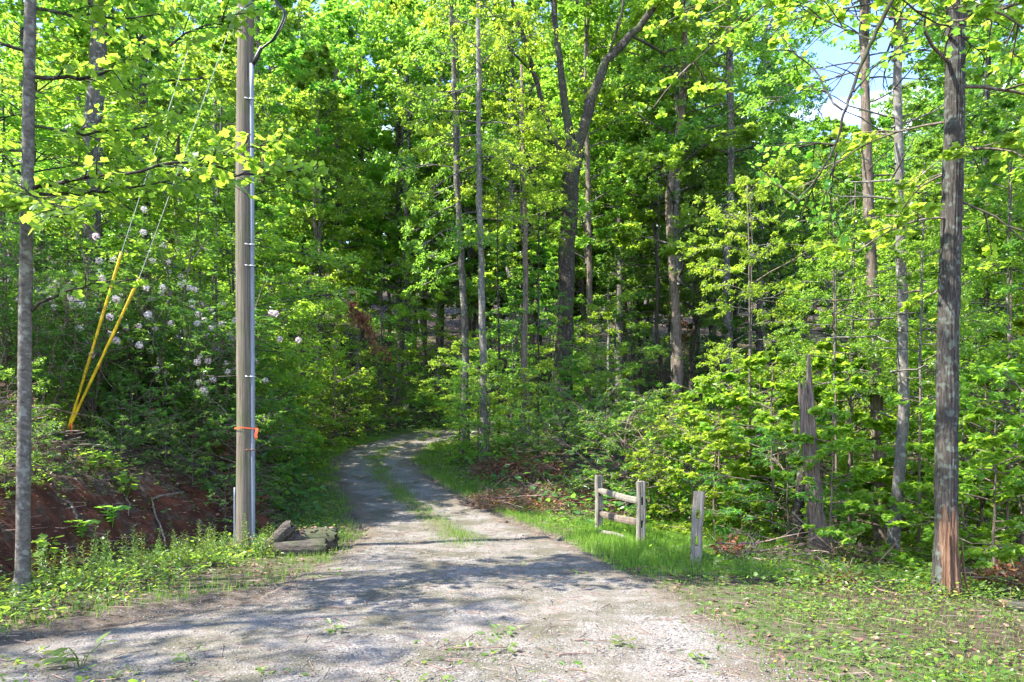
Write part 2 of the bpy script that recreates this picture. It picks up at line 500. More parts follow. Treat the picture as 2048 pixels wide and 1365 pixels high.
def gravel_mat():
    m, nt, out = newmat("driveway_gravel")
    L = nt.links.new
    tcn = N(nt, "ShaderNodeTexCoord")

    def noise(s, d=8, ro=.6):
        n = N(nt, "ShaderNodeTexNoise"); n.inputs["Scale"].default_value = s; n.inputs["Detail"].default_value = d
        n.inputs["Roughness"].default_value = ro
        L(tcn.outputs["Object"], n.inputs["Vector"]); return n
    v = N(nt, "ShaderNodeTexVoronoi"); v.inputs["Scale"].default_value = 48
    L(tcn.outputs["Object"], v.inputs["Vector"])
    rv = ramp(nt, [(0, (.07, .065, .06)), (.35, (.135, .125, .115)), (.7, (.20, .186, .172)), (1, (.30, .282, .262))])
    sp = N(nt, "ShaderNodeSeparateColor"); L(v.outputs["Color"], sp.inputs[0]); L(sp.outputs[0], rv.inputs[0])
    # fines between the stones
    n0 = noise(70, 4, .7)
    rf = ramp(nt, [(.3, (.11, .094, .079)), (.7, (.24, .212, .182))]); L(n0.outputs[0], rf.inputs[0])
    n1 = noise(1.1, 9, .68)
    r1 = ramp(nt, [(.34, (.18, .18, .18)), (.60, (.88, .88, .88))]); L(n1.outputs[0], r1.inputs[0])
    mx1 = N(nt, "ShaderNodeMixRGB"); L(r1.outputs[0], mx1.inputs[0]); L(rv.outputs[0], mx1.inputs[1]); L(rf.outputs[0], mx1.inputs[2])
    # dirt and algae patches
    n2 = noise(1.2, 12, .74)
    r2 = ramp(nt, [(.44, (0, 0, 0)), (.58, (.85, .85, .85))]); L(n2.outputs[0], r2.inputs[0])
    mx2 = N(nt, "ShaderNodeMixRGB"); mx2.inputs[2].default_value = (.075, .068, .042, 1)
    L(r2.outputs[0], mx2.inputs[0]); L(mx1.outputs[0], mx2.inputs[1])
    ae = N(nt, "ShaderNodeAttribute", attribute_name="edge")
    n3 = noise(3.5, 8, .7)
    s3 = N(nt, "ShaderNodeMath", operation='ADD'); L(ae.outputs["Fac"], s3.inputs[0]); L(n3.outputs[0], s3.inputs[1])
    r3 = ramp(nt, [(.64, (0, 0, 0)), (.92, (1, 1, 1))]); L(s3.outputs[0], r3.inputs[0])
    mx3 = N(nt, "ShaderNodeMixRGB"); mx3.inputs[2].default_value = (.115, .092, .068, 1)
    L(r3.outputs[0], mx3.inputs[0]); L(mx2.outputs[0], mx3.inputs[1])
    b = N(nt, "ShaderNodeBsdfPrincipled"); b.inputs["Roughness"].default_value = .92; b.inputs["Specular IOR Level"].default_value = .2
    L(mx3.outputs[0], b.inputs["Base Color"])
    inv = N(nt, "ShaderNodeMath", operation='MULTIPLY'); inv.inputs[1].default_value = -1.0; L(v.outputs["Distance"], inv.inputs[0])
    bp = N(nt, "ShaderNodeBump"); bp.inputs["Strength"].default_value = .7; bp.inputs["Distance"].default_value = .012
    L(inv.outputs[0], bp.inputs["Height"])
    bp2 = N(nt, "ShaderNodeBump"); bp2.inputs["Strength"].default_value = .4; bp2.inputs["Distance"].default_value = .05
    n4 = noise(3.5, 6, .6); L(n4.outputs[0], bp2.inputs["Height"]); L(bp.outputs[0], bp2.inputs["Normal"])
    L(bp2.outputs[0], b.inputs["Normal"])
    L(b.outputs[0], out.inputs[0])
    return m


# ------------------------------------------------------------------ ground
def warp_axis(lo, hi, dense_lo, dense_hi, fine, coarse):
    a = [dense_lo]
    s = fine
    while a[0] > lo:
        s = min(s * 1.15, coarse); a.insert(0, a[0] - s)
    a += list(np.arange(dense_lo + fine, dense_hi, fine))
    s = fine
    while a[-1] < hi:
        s = min(s * 1.08, coarse); a.append(a[-1] + s)
    return np.array(a)


gx = warp_axis(-160, 160, -9, 8, .11, 6)
gy = warp_axis(-60, 260, 3, 22, .12, 6)
GX, GY = np.meshgrid(gx, gy)
sd = road_sd(GX, GY).reshape(GX.shape)
GZ = height(GX, GY) - 0.045 * sm(.12, .35, sd) + 0.015 * wav(GX, GY, 0, 6, 3) * (1 - sm(-.2, .1, sd))
mb = MB()
ny, nx = GX.shape
ii = (np.arange(ny - 1)[:, None] * nx + np.arange(nx - 1)[None]).ravel()
mb.add(np.stack([GX, GY, GZ], -1), np.stack([ii, ii + 1, ii + nx + 1, ii + nx], -1))
gm = mb.mesh("ground", ground_mat())
toe = np.interp(GY, TOE_Y, TOE_X)
dd = toe - GX
clay = sm(-.1, .25, dd) * (1 - sm(.9, 1.5, dd)) * (1 - sm(14.5, 18, GY)) * .62
turf = sm(-2.6, -1.0, sd) * (1 - sm(.0, .15, sd)) * (1 - sm(-.2, .3, dd)) * .8
fence_turf = sm(.6, 1.4, GX) * (1 - sm(3.4, 4.4, GX)) * sm(9, 10, GY) * (1 - sm(15, 17, GY))
turf = np.maximum(turf * (0.55 + 0.45 * sm(10, 16, GY)), fence_turf)
vergea = sm(-1.3, -.25, sd) * (.75 + .25 * wav(GX, GY, 0, 1.5, 8))
for nm, arr in (("clay", clay), ("turf", turf), ("verge", vergea)):
    a = gm.attributes.new(nm, 'FLOAT', 'POINT'); a.data.foreach_set("value", arr.astype(np.float32).ravel())
obj("ground", gm, kind="structure")

# driveway
nu = 34
u = np.linspace(0, 1, nu)
RV = EL[:, None, :] * (1 - u)[None, :, None] + ER[:, None, :] * u[None, :, None]
w_m = np.linalg.norm(EL - ER, axis=1)[:, None]
prof = -.035 * (np.exp(-((u - .27) / .11) ** 2) + np.exp(-((u - .73) / .11) ** 2))[None] * sm(8, 14, RV[..., 1])
dist_e = np.minimum(u, 1 - u)[None] * w_m
RZ = height(RV[..., 0], RV[..., 1]) + .022 + prof * .6 - .05 * (1 - sm(0, .14, dist_e)) + .008 * wav(RV[..., 0], RV[..., 1], 0, 4, 6)
mb = MB()
ii = (np.arange(_n - 1)[:, None] * nu + np.arange(nu - 1)[None]).ravel()
mb.add(np.concatenate([RV, RZ[..., None]], -1), np.stack([ii, ii + 1, ii + nu + 1, ii + nu], -1))
rm_ = mb.mesh("gravel_driveway", gravel_mat())
e = rm_.attributes.new("edge", 'FLOAT', 'POINT')
cent = np.exp(-((u - .5) / .10) ** 2)[None] * sm(11.5, 14, RV[..., 1])
e.data.foreach_set("value", np.maximum(.5 * (1 - sm(0, .75, dist_e)), .5 * cent).astype(np.float32).ravel())
obj("gravel_driveway", rm_, kind="structure")


def road_z(x, y):
    return height(x, y) + .022


# ------------------------------------------------------------------ foliage growth
def grow(mb, rng, H, R, nb, nsub, ntw, nlf, lsize, tpl, el0, el1, prof, r0, ub=.9, lmat=1, bmat=0, base=0.0, droop=.05,
         axis=None, fine=False, spr=.75, az_bias=None, leafjit=.45, trunk=True):
    k = 10
    t = np.linspace(0, 1, k)
    if axis is None:
        wob = np.cumsum(rng.normal(0, .035 * R / 3, (k, 2)), 0)
        axis = np.stack([wob[:, 0] - wob[0, 0], wob[:, 1] - wob[0, 1], t * H], 1)
    if trunk:
        mb.tube(axis, r0 * (1 - .93 * t) + .006, 6, bmat, cap=False)
    P, D, Nn, S = [], [], [], []
    for i in range(nb):
        tt = base + (1 - base) * (i + rng.uniform(.1, .9)) / nb
        p0 = np.array([np.interp(tt, t, axis[:, c]) for c in range(3)])
        az = i * 2.399 + rng.normal(0, .5)
        if az_bias is not None:
            az = az_bias[0] + rng.uniform(-1, 1) * az_bias[1]
        L = R * prof(tt) * rng.uniform(.7, 1.2)
        el = el0 + (el1 - el0) * tt + rng.normal(0, .12)
        s = np.linspace(0, 1, 7)
        hd = np.array([cos(az), sin(az), 0])
        sdv = np.array([-sin(az), cos(az), 0])
        bp = p0 + (s * L * cos(el))[:, None] * hd + ((s * sin(el) - droop * 3 * s ** 2) * L)[:, None] * UP \
            + (np.cumsum(rng.normal(0, .03, 7)) * L * s ** .5)[:, None] * sdv
        br = max(r0 * (1 - tt) * .45, .012) * (1 - .85 * s) + .003
        mb.tube(bp, br, 4, bmat, cap=False)
        for j in range(nsub):
            sj = rng.uniform(.22, 1.0) if j else .98
            q = np.array([np.interp(sj, s, bp[:, c]) for c in range(3)])
            sgn = 1 if j % 2 else -1
            a2 = az + (sgn * rng.uniform(.5, 1.15) if j else rng.normal(0, .2))
            l2 = L * .42 * (1.15 - .55 * sj) * rng.uniform(.7, 1.3)
            e2 = el * .5 + rng.normal(0, .22)
            d2 = np.array([cos(a2) * cos(e2), sin(a2) * cos(e2), sin(e2)])
            s3 = np.linspace(0, 1, 4)
            sp_ = q + (s3 * l2)[:, None] * d2 - (s3 ** 2 * l2 * droop * 1.5)[:, None] * UP
            mb.tube(sp_, .010 * (1 - .7 * s3) * (1 + L * .25), 3, bmat, cap=False)
            for m in range(ntw):
                sm_ = rng.uniform(.15, 1.0) if m else 1.0
                q2 = q + sm_ * l2 * d2 - sm_ ** 2 * l2 * droop * 1.5 * UP
                a3 = a2 + rng.normal(0, spr)
                e3 = rng.normal(0, .25)
                l3 = l2 * .42 * rng.uniform(.6, 1.3) + lsize * .7
                d3 = np.array([cos(a3) * cos(e3), sin(a3) * cos(e3), sin(e3)])
                if fine:
                    mb.tube(np.stack([q2, q2 + d3 * l3 * .5, q2 + d3 * l3 - UP * l3 * .08]), np.array([.005, .004, .002]), 3, bmat, cap=False)
                uu = np.sqrt(rng.uniform(.02, 1, nlf))
                side = np.cross(d3, UP)
                sg = rng.choice([-1, 1], nlf)[:, None]
                pos = q2 + (uu * l3)[:, None] * d3 + rng.normal(0, .12 * l3, (nlf, 3)) * (np.array([1, 1, .7]) if not fine else .25)
                dd_ = nrm(d3 * .55 + side * sg * .9 + rng.normal(0, .35, (nlf, 3)) - UP * rng.uniform(0, .5, (nlf, 1)))
                nn_ = UP * ub + rng.normal(0, leafjit, (nlf, 3))
                P.append(pos); D.append(dd_); Nn.append(nn_)
                S.append(lsize * rng.uniform(.6, 1.25, nlf))
    mb.leaves(np.concatenate(P), np.concatenate(D), np.concatenate(Nn), np.concatenate(S), tpl, lmat)


dome = lambda t: (0.55 + 0.45 * sin(pi * min(1, t * 1.15))) * (1 - .55 * max(0, t - .6) / .4)
cone = lambda t: 1.05 - .85 * t
flat = lambda t: .75 + .3 * sin(pi * t)


def crown_mesh(name, seed, H, R, nb, nsub, ntw, nlf, ls, tpl, el0, el1, prof, r0, leaf, bark=BARK_GREY, **kw):
    m = MB(); rng = np.random.default_rng(seed)
    grow(m, rng, H, R, nb, nsub, ntw, nlf, ls, tpl, el0, el1, prof, r0, **kw)
    me = m.mesh(name, [bark, leaf])
    me["H"] = H; me["R"] = R; me["r0"] = r0
    return me


TALL = [crown_mesh("crown", 11, 14, 4.3, 38, 8, 4, 24, .165, 'quad', .25, .95, dome, .14, LEAF_BRIGHT, leafjit=.8, ub=.55),
        crown_mesh("crown", 12, 15, 3.6, 40, 8, 4, 22, .155, 'quad', .15, .9, dome, .14, LEAF_MID, leafjit=.8, ub=.55),
        crown_mesh("crown", 13, 13, 4.8, 36, 9, 4, 22, .17, 'quad', .1, .8, dome, .15, LEAF_MID, leafjit=.8, ub=.55),
        crown_mesh("crown", 14, 14, 3.0, 34, 8, 4, 20, .155, 'quad', .4, 1.0, dome, .12, LEAF_BRIGHT, leafjit=.8, ub=.55)]
SPARSE = crown_mesh("crown", 17, 7, 2.6, 22, 6, 4, 4, .12, 'oval', .2, .8, dome, .08, LEAF_MID, leafjit=.7, ub=.6)
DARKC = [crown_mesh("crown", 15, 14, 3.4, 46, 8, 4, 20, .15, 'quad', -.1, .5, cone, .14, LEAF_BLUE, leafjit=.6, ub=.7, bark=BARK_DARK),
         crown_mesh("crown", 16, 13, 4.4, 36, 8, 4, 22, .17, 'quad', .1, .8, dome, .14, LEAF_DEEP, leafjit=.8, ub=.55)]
MID = [crown_mesh("crown", 21, 6.5, 2.7, 26, 7, 4, 17, .12, 'oval', -.05, .6, flat, .05, LEAF_YELLOW_GREEN, leafjit=.4, spr=.5, droop=.06),
       crown_mesh("crown", 22, 7.5, 2.4, 30, 7, 4, 16, .11, 'oval', 0, .6, cone, .05, LEAF_MID, leafjit=.45, spr=.5, droop=.06),
       crown_mesh("crown", 23, 6.0, 3.1, 24, 8, 4, 18, .115, 'oval', 0, .5, flat, .05, LEAF_BRIGHT, leafjit=.45, spr=.5, droop=.05),
       crown_mesh("crown", 24, 8.0, 2.5, 28, 7, 4, 16, .115, 'oval', .05, .7, cone, .05, LEAF_DEEP, leafjit=.45, spr=.5)]
BUSH = [crown_mesh("foliage", 31, 2.4, 1.25, 18, 6, 3, 14, .095, 'oval', .15, .8, flat, .022, LEAF_YELLOW_GREEN, BARK_BROWN, leafjit=.45, spr=.6, fine=True),
        crown_mesh("foliage", 32, 1.8, 1.15, 16, 6, 3, 12, .10, 'lance', .1, .7, flat, .02, LEAF_MID, BARK_BROWN, leafjit=.5, spr=.6, fine=True),
        crown_mesh("foliage", 33, 2.9, 1.35, 18, 6, 3, 15, .10, 'lobed', .05, .6, cone, .024, LEAF_YELLOW_GREEN, BARK_BROWN, leafjit=.4, spr=.5, fine=True),
        crown_mesh("foliage", 34, 1.3, 1.0, 15, 6, 3, 13, .085, 'lance', .2, .9, flat, .018, LEAF_DEEP, BARK_BROWN, leafjit=.6, spr=.7, fine=True)]


def trunk_mesh(pts, rad, bark, sides=10, seed=0, rough=.06, flare=1.35, name="trunk", extra=None):
    """pts relative to the tree's base; a tapered, slightly irregular trunk"""
    rng = np.random.default_rng(seed)
    pts = np.asarray(pts, float)
    L = np.concatenate([[0], np.cumsum(np.linalg.norm(np.diff(pts, axis=0), axis=1))])
    n = max(12, int(L[-1] / .45))
    s = np.linspace(0, L[-1], n)
    s[1] = min(s[1], .25)
    P = np.stack([np.interp(s, L, pts[:, c]) for c in range(3)], 1)
    P[2:-1, :2] += rng.normal(0, rad * .10, (n - 3, 2))
    Rr = rad * (1 - .62 * s / max(L[-1], 1e-3)) * (1 + (flare - 1) * np.exp(-s / (rad * 2.2 + .01)))
    m = MB()
    P[0, 2] -= .25
    m.tube(P, Rr, sides, 0, jit=rough)
    if extra:
        extra(m, rng)
    return m.mesh(name, bark)


CATEGORY = {"sapling": "sapling", "tree": "tree"}


def tree(name, label, px, Y, top_px, rad, H, crown, cz, cs=1.0, bark=BARK_GREY, seed=0, group=None, mids=None, sides=10, X=None,
         dead=0, rz=None, cat=None, crz=1.0):
    """trunk traced at its real distance: px = base column, top_px = column where it leaves the top of the frame"""
    X = Xat(px, Y) if X is None else X
    z = ground_z(X, Y)
    ztop0 = EYE + 900 / F * Y - z
    lean = (Xat(top_px, Y) - Xat(px, Y)) / ztop0
    rng = np.random.default_rng(seed + 100)
    root = thing(name, label, cat or ("sapling" if "sapling" in name else "tree"), (X, Y, z), group)
    pts = [(0, 0, 0)]
    for k in range(1, 6):
        t = k / 5
        pts.append((lean * H * t + rng.normal(0, rad * .35), rng.normal(0, rad * .4), H * t))
    if mids:
        pts = [(0, 0, 0)] + [((mpx - px) / F * Y, 0, EYE + (900 - mpy) / F * Y - z) for mpx, mpy in mids] + [(lean * H, 0, H)]

    def dead_br(m, r):
        for _ in range(dead):
            zz = r.uniform(.12, .7) * H
            a = r.uniform(0, 6.28); l = r.uniform(.5, 1.6) * (1 if rad < .15 else 1.3)
            p = np.array([lean * zz, 0, zz])
            d = np.array([cos(a), sin(a), r.uniform(-.1, .45)])
            s = np.linspace(0, 1, 5)[:, None]
            q = p + s * l * d + np.cumsum(r.normal(0, .03, (5, 3)), 0) * l
            m.tube(q, .016 * (1 - .8 * s[:, 0]) + .003, 4, cap=False)
            for __ in range(3):
                k = r.integers(1, 4); d2 = nrm(d + r.normal(0, .6, 3))
                m.tube(np.stack([q[k], q[k] + d2 * l * .35]), np.array([.006, .002]), 3, cap=False)
    obj("trunk", trunk_mesh(pts, rad, bark, sides, seed, extra=dead_br if dead else None), root)
    if crown is not None:
        c = obj("crown", crown, root, loc=(lean * cz, 0, cz))
        c.rotation_euler = (0, 0, rng.uniform(0, 6.28) if rz is None else rz)
        c.scale = (cs, cs, cs * crz)
    return root


# ---- the trunks that can be told apart, from the photograph
tree("tulip_tree", "thick grey furrowed trunk standing up the left bank behind the slim smooth tree", 200, 17, 192, .225, 24, TALL[1], 9, 1.0, BARK_GREY, 1, sides=16)
tree("hardwood_tree", "slim dark trunk between the thick furrowed trunk and the utility pole", 292, 21, 288, .115, 20, TALL[3], 7, 1.0, BARK_DARK, 2)
tree("hardwood_tree", "slim lichened tree at the bend, left one of the close pair with ascending twigs", 930, 25.5, 903, .14, 20, MID[1], 6.5, 1.0, BARK_GREY, 3, mids=[(932, 700), (915, 380)], crz=1.6)
tree("hardwood_tree", "pale mottled slim tree at the bend, right one of the close pair", 966, 23.5, 958, .125, 19, MID[0], 9.0, .9, BARK_BEECH, 4, mids=[(968, 760), (958, 350)], crz=1.5)
tree("sapling", "thin dark sapling just right of the pale mottled tree at the bend", 998, 24.5, 992, .05, 9, MID[3], 3.6, .42, BARK_DARK, 5)
tree("hardwood_tree", "crooked brown mossy tree with a low side limb left of the big forked tree", 1046, 24.3, 1042, .125, 13, MID[0], 7.5, .62, BARK_BROWN, 6, mids=[(1048, 700), (1052, 560)], dead=4)
tree("sapling", "very thin straight sapling between the crooked mossy tree and the big forked tree", 1076, 25, 1080, .038, 8.5, MID[1], 4.4, .4, BARK_DARK, 7)
tree("hardwood_tree", "warm brown trunk directly behind the right side of the big forked tree", 1172, 30, 1176, .15, 18, TALL[3], 7, .9, BARK_BROWN, 8)
tree("dead_tree", "pale bare dead stem with stub twigs left of the grey twiggy trunk", 1216, 32, 1220, .095, 6.5, None, 0, 1, BARK_BEECH, 9, dead=8)
tree("hardwood_tree", "grey trunk bristling with dead side twigs right of the pale bare stem", 1238, 32.5, 1240, .20, 21, TALL[1], 9, .9, BARK_GREY, 10, dead=18)
tree("hardwood_tree", "dark twisting trunk leaning left above the upper drive", 1336, 31, 1270, .11, 12, MID[3], 6, 1.1, BARK_DARK, 11, mids=[(1312, 650), (1318, 560)])
tree("hardwood_tree", "grey trunk draped with brown dead leaves right of the twisting trunk", 1352, 33, 1352, .18, 20, TALL[1], 9.5, .85, BARK_GREY, 12, dead=8)
tree("hardwood_tree", "smooth brown trunk with a slight bow standing alone above the right shrubs", 1466, 29, 1462, .18, 21, TALL[2], 11, .75, BARK_GREY, 13, mids=[(1452, 560), (1462, 380)], sides=14)
tree("hardwood_tree", "straight grey trunk right of the bowed brown trunk, nearest of the far right cluster", 1518, 34, 1530, .17, 20, TALL[0], 12, .62, BARK_GREY, 14, dead=6)
tree("hardwood_tree", "dark straight trunk in the middle of the far right cluster", 1546, 37, 1540, .14, 19, DARKC[1], 11, .55, BARK_DARK, 15)
tree("hardwood_tree", "thin bluish grey trunk, left one of the two thin trunks behind the broken snag", 1586, 41, 1590, .12, 16, DARKC[1], 9, .42, BARK_GREY, 16)
tree("hardwood_tree", "thin bluish grey trunk, right one of the two thin trunks behind the broken snag", 1606, 42, 1610, .12, 15, DARKC[1], 9, .4, BARK_GREY, 17)
tree("hardwood_tree", "sunlit grey trunk left of the slim pale tree, dark and shaded near its foot", 1762, 13.5, 1728, .12, 16, MID[1], 8.5, .75, BARK_BROWN, 18, mids=[(1752, 760), (1738, 430)], dead=14)
tree("hardwood_tree", "slim pale tree with many bare spreading side branches left of the big lichened oak", 1785, 11.6, 1783, .092, 15, MID[1], 8.5, .8, BARK_BEECH, 19, mids=[(1808, 800), (1800, 430)], dead=24, sides=12)
tree("hardwood_tree", "short dark leaning trunk close behind the broken snag", 1598, 12.3, 1585, .11, 2.1, None, 0, 1, BARK_DARK, 20)
tree("hardwood_tree", "dark thin trunk in the undergrowth right of the big lichened oak", 1968, 14.5, 1975, .07, 13, MID[1], 5.5, .9, BARK_DARK, 21, dead=6)

# big forked tree
Yf = 26.3; Xf = Xat(1123, Yf); zf = ground_z(Xf, Yf)
froot = thing("forked_tree", "big dark trunk that forks high up into spreading limbs right of the bend", "tree", (Xf, Yf, zf))


def rel(px, py, dy=0.0):
    return ((px - 1123) / F * Yf, dy, EYE + (900 - py) / F * Yf - zf)


m = MB(); rng = np.random.default_rng(41)


def limb(m, pts, r0, r1, sides=9, jit=.07, k=4):
    pts = np.array(pts, float)
    i = np.linspace(0, len(pts) - 1, (len(pts) - 1) * k + 1)
    P = np.stack([np.interp(i, np.arange(len(pts)), pts[:, c]) for c in range(3)], 1)
    P[1:-1] += rng.normal(0, r0 * .12, (len(P) - 2, 3))
    m.tube(P, np.linspace(r0, r1, len(P)), sides, 0, jit=jit)


limb(m, [(0, 0, -.3), rel(1122, 850), rel(1126, 700), rel(1135, 550), rel(1140, 420), rel(1142, 330), rel(1142, 290)], .32, .27, 14)
limb(m, [rel(1146, 360), rel(1158, 290), rel(1182, 200), rel(1215, 120), rel(1262, 70), rel(1320, 5), rel(1360, -60)], .22, .09)
limb(m, [rel(1140, 350), rel(1142, 270, .3), rel(1132, 190, .6), rel(1118, 60, .9), rel(1110, -60, 1.2)], .18, .10)
limb(m, [rel(1138, 370), rel(1118, 310, -.2), rel(1090, 240, -.4), rel(1066, 160, -.5), rel(1040, 70, -.6), rel(1000, -40, -.7)], .13, .05)
limb(m, [rel(1262, 70), rel(1330, 90, .5), rel(1400, 60, 1.0), rel(1460, 40, 1.5)], .06, .025)
limb(m, [rel(1066, 160, -.5), rel(1020, 130, -1), rel(980, 60, -1.3)], .045, .02)
limb(m, [rel(1215, 120), rel(1240, 40, -.5), rel(1250, -60, -.8)], .06, .03)
obj("trunk", m.mesh("trunk", BARK_DARK), froot)
for (px, py, dy, mi, s) in [(1380, -40, .8, 2, .5), (1160, -90, 1.2, 0, .45), (990, -40, -.7, 3, .55)]:
    p = rel(px, py, dy)
    c = obj("crown", TALL[mi], froot, loc=(p[0], p[1], p[2] - 1.0)); c.scale = (s, s, s * .8); c.rotation_euler = (0, 0, px)
for (px, py, s, rz_) in [(1090, 440, .24, 0)]:
    p = rel(px, py, -.3)
    c = obj("crown", MID[1], froot, loc=(p[0], p[1], p[2] - .5)); c.scale = (s * 2, s * 2, s * 1.4); c.rotation_euler = (0, 0, rz_)


# relief trunk: high resolution mesh with furrows
def relief_trunk(pts, rad, H, seed, ridge=.012, nring=140, nth=56, topf=None, flare=.35, nr=11, zpow=1.0, lobes=5):
    pts = np.asarray(pts, float)
    L = pts[:, 2]
    th = np.linspace(0, 2 * pi, nth, endpoint=False)
    t = np.linspace(0, 1, nring)
    T, TH = np.meshgrid(t, th, indexing='ij')
    top = topf(TH) if topf else np.full_like(TH, H)
    Z = -.2 + T * (top + .2)
    cx = np.interp(Z, L, pts[:, 0]); cy = np.interp(Z, L, pts[:, 1])
    r = np.interp(Z, [0, H], [rad, rad * .6])
    r = r * (1 + flare * np.exp(-np.maximum(Z, 0) / (rad * 2.4)) * (1 + .35 * np.sin(lobes * TH + seed)))
    g = np.abs(np.sin(nr * TH + 1.6 * wav(np.cos(TH) * 2, np.sin(TH) * 2, Z * 1.6, 1.5, seed % 11, 5)))
    r = r + ridge * (g - .5) * 1.3 + ridge * .8 * wav(np.cos(TH) * rad * 12, np.sin(TH) * rad * 12, Z * 3, 2.5, (seed + 5) % 13, 6)
    V = np.stack([cx + r * np.cos(TH), cy + r * np.sin(TH), Z], -1)
    m = MB()
    i = np.arange(nring - 1)[:, None] * nth; j = np.arange(nth)[None]; j2 = (j + 1) % nth
    m.add(V, np.stack([i + j, i + j2, i + nth + j2, i + nth + j], -1).reshape(-1, 4))
    c = V[-1].mean(0); c[2] = V[-1][:, 2].min() - .12
    m.v.append(c[None]); ci = m.n; m.n += 1
    base = (nring - 1) * nth
    m.f.append((np.stack([base + np.arange(nth), base + (np.arange(nth) + 1) % nth, np.full(nth, ci)], -1), 0, False))
    return m, V


# big right oak
Yo = 8.6; Xo = Xat(1893, Yo); zo = ground_z(Xo, Yo)
oak = thing("oak_tree", "big lichened oak trunk with bark stripped to orange rotten wood at its foot", "tree", (Xo, Yo, zo))
m, V = relief_trunk([(0, 0, -1), (0, 0, 0), (.0, 0, 1.0), (.02, 0, 3), (.09, 0, 5.6), (.2, 0, 14)], .118, 14, 3, .012, 300, 72)
me = m.mesh("trunk", [BARK_OAK, HEART])
# stripped wood faces low on the front
cen = np.zeros(len(me.polygons) * 3); me.polygons.foreach_get("center", cen); cen = cen.reshape(-1, 3)
ang = np.arctan2(cen[:, 1], cen[:, 0])
mi = np.zeros(len(cen), int)
lim = .95 + .10 * np.sin(cen[:, 0] * 60)
sel = (cen[:, 2] < lim) & (ang > -2.6 + .2 * np.sin(cen[:, 2] * 7)) & (ang < .0 + .25 * np.sin(cen[:, 2] * 5 + 1))
mi[sel] = 1
me.polygons.foreach_set("material_index", mi.astype(np.int32))
obj("trunk", me, oak)
rng = np.random.default_rng(8)
oc = MB()
grow(oc, rng, 6.5, 3.4, 18, 7, 4, 13, .105, 'lobed', .0, .5, flat, .05, fine=True, trunk=False, leafjit=.45, droop=.10)
c = obj("crown", oc.mesh("crown", [BARK_BROWN, LEAF_BRIGHT]), oak, loc=(.08, 0, 5.6))
oc = MB()
grow(oc, rng, 1.6, 1.5, 7, 5, 3, 10, .10, 'lobed', -.1, .2, flat, .03, fine=True, trunk=False, leafjit=.4, droop=.14)
c = obj("crown", oc.mesh("crown", [BARK_BROWN, LEAF_BRIGHT]), oak, loc=(.05, 0, 4.1)); c.rotation_euler = (0, 0, 1.0)
# strips of peeled wood
sl_m = MB()
for k in range(5):
    a = -2.4 + k * .5 + rng.normal(0, .12)
    s = np.linspace(0, 1, 6)
    r = .15 + .012 * rng.normal()
    z1 = rng.uniform(.5, .95)
    q = np.stack([cos(a) * (r + .05 * (1 - s) ** 3), sin(a) * (r + .05 * (1 - s) ** 3), s * z1], 1)
    q[:, :2] *= (1.12 - .22 * s ** .5)[:, None]
    sl_m.tube(q, .02 * (1 - .5 * s), 5, jit=.2)
obj("peeled_wood", sl_m.mesh("peeled_wood", HEART), oak)

# broken snag
Ys = 10.9; Xs = Xat(1618, Ys); zs = ground_z(Xs, Ys)


def snag_top(TH):
    hi = 2.98 * np.exp(-((np.abs(((TH + .35 + pi) % (2 * pi)) - pi)) / 1.15) ** 14)
    lo = 2.55 + .10 * np.sin(5 * TH) + .07 * np.sin(17 * TH)
    return np.maximum(lo - .35 * np.exp(-((((TH - 1.4 + pi) % (2 * pi)) - pi) / .5) ** 2), hi + .05 * np.sin(23 * TH))


m, V = relief_trunk([(0.2, 0, -1), (.17, 0, 0), (.05, 0, 1.2), (-.02, 0, 2), (-.10, 0, 3.4)], .12, 3.3, 5, .02, 120, 80, snag_top, .25, 9)
sn = obj("broken_snag", m.mesh("broken_snag", DEAD_WOOD), loc=(Xs, Ys, zs), label="broken grey dead trunk with a splintered two-pronged top among the right shrubs", category="tree snag")

# left near smooth tree with reaching leafy branches
Yl = 8.0; Xl = Xat(45, Yl); zl = ground_z(Xl, Yl)
lt = thing("poplar_tree", "slim smooth grey tree at the foot of the clay bank, at the left edge", "tree", (Xl, Yl, zl))
m, V = relief_trunk([(0, 0, -1), (0, 0, 0), (.03, 0, 3), (.08, 0, 6), (.12, .1, 12)], .070, 12, 2, .003, 200, 36, None, .35, 3)
obj("trunk", m.mesh("trunk", BARK_SMOOTH), lt)
rng = np.random.default_rng(50)
m = MB()
P, D, Nn, S = [], [], [], []


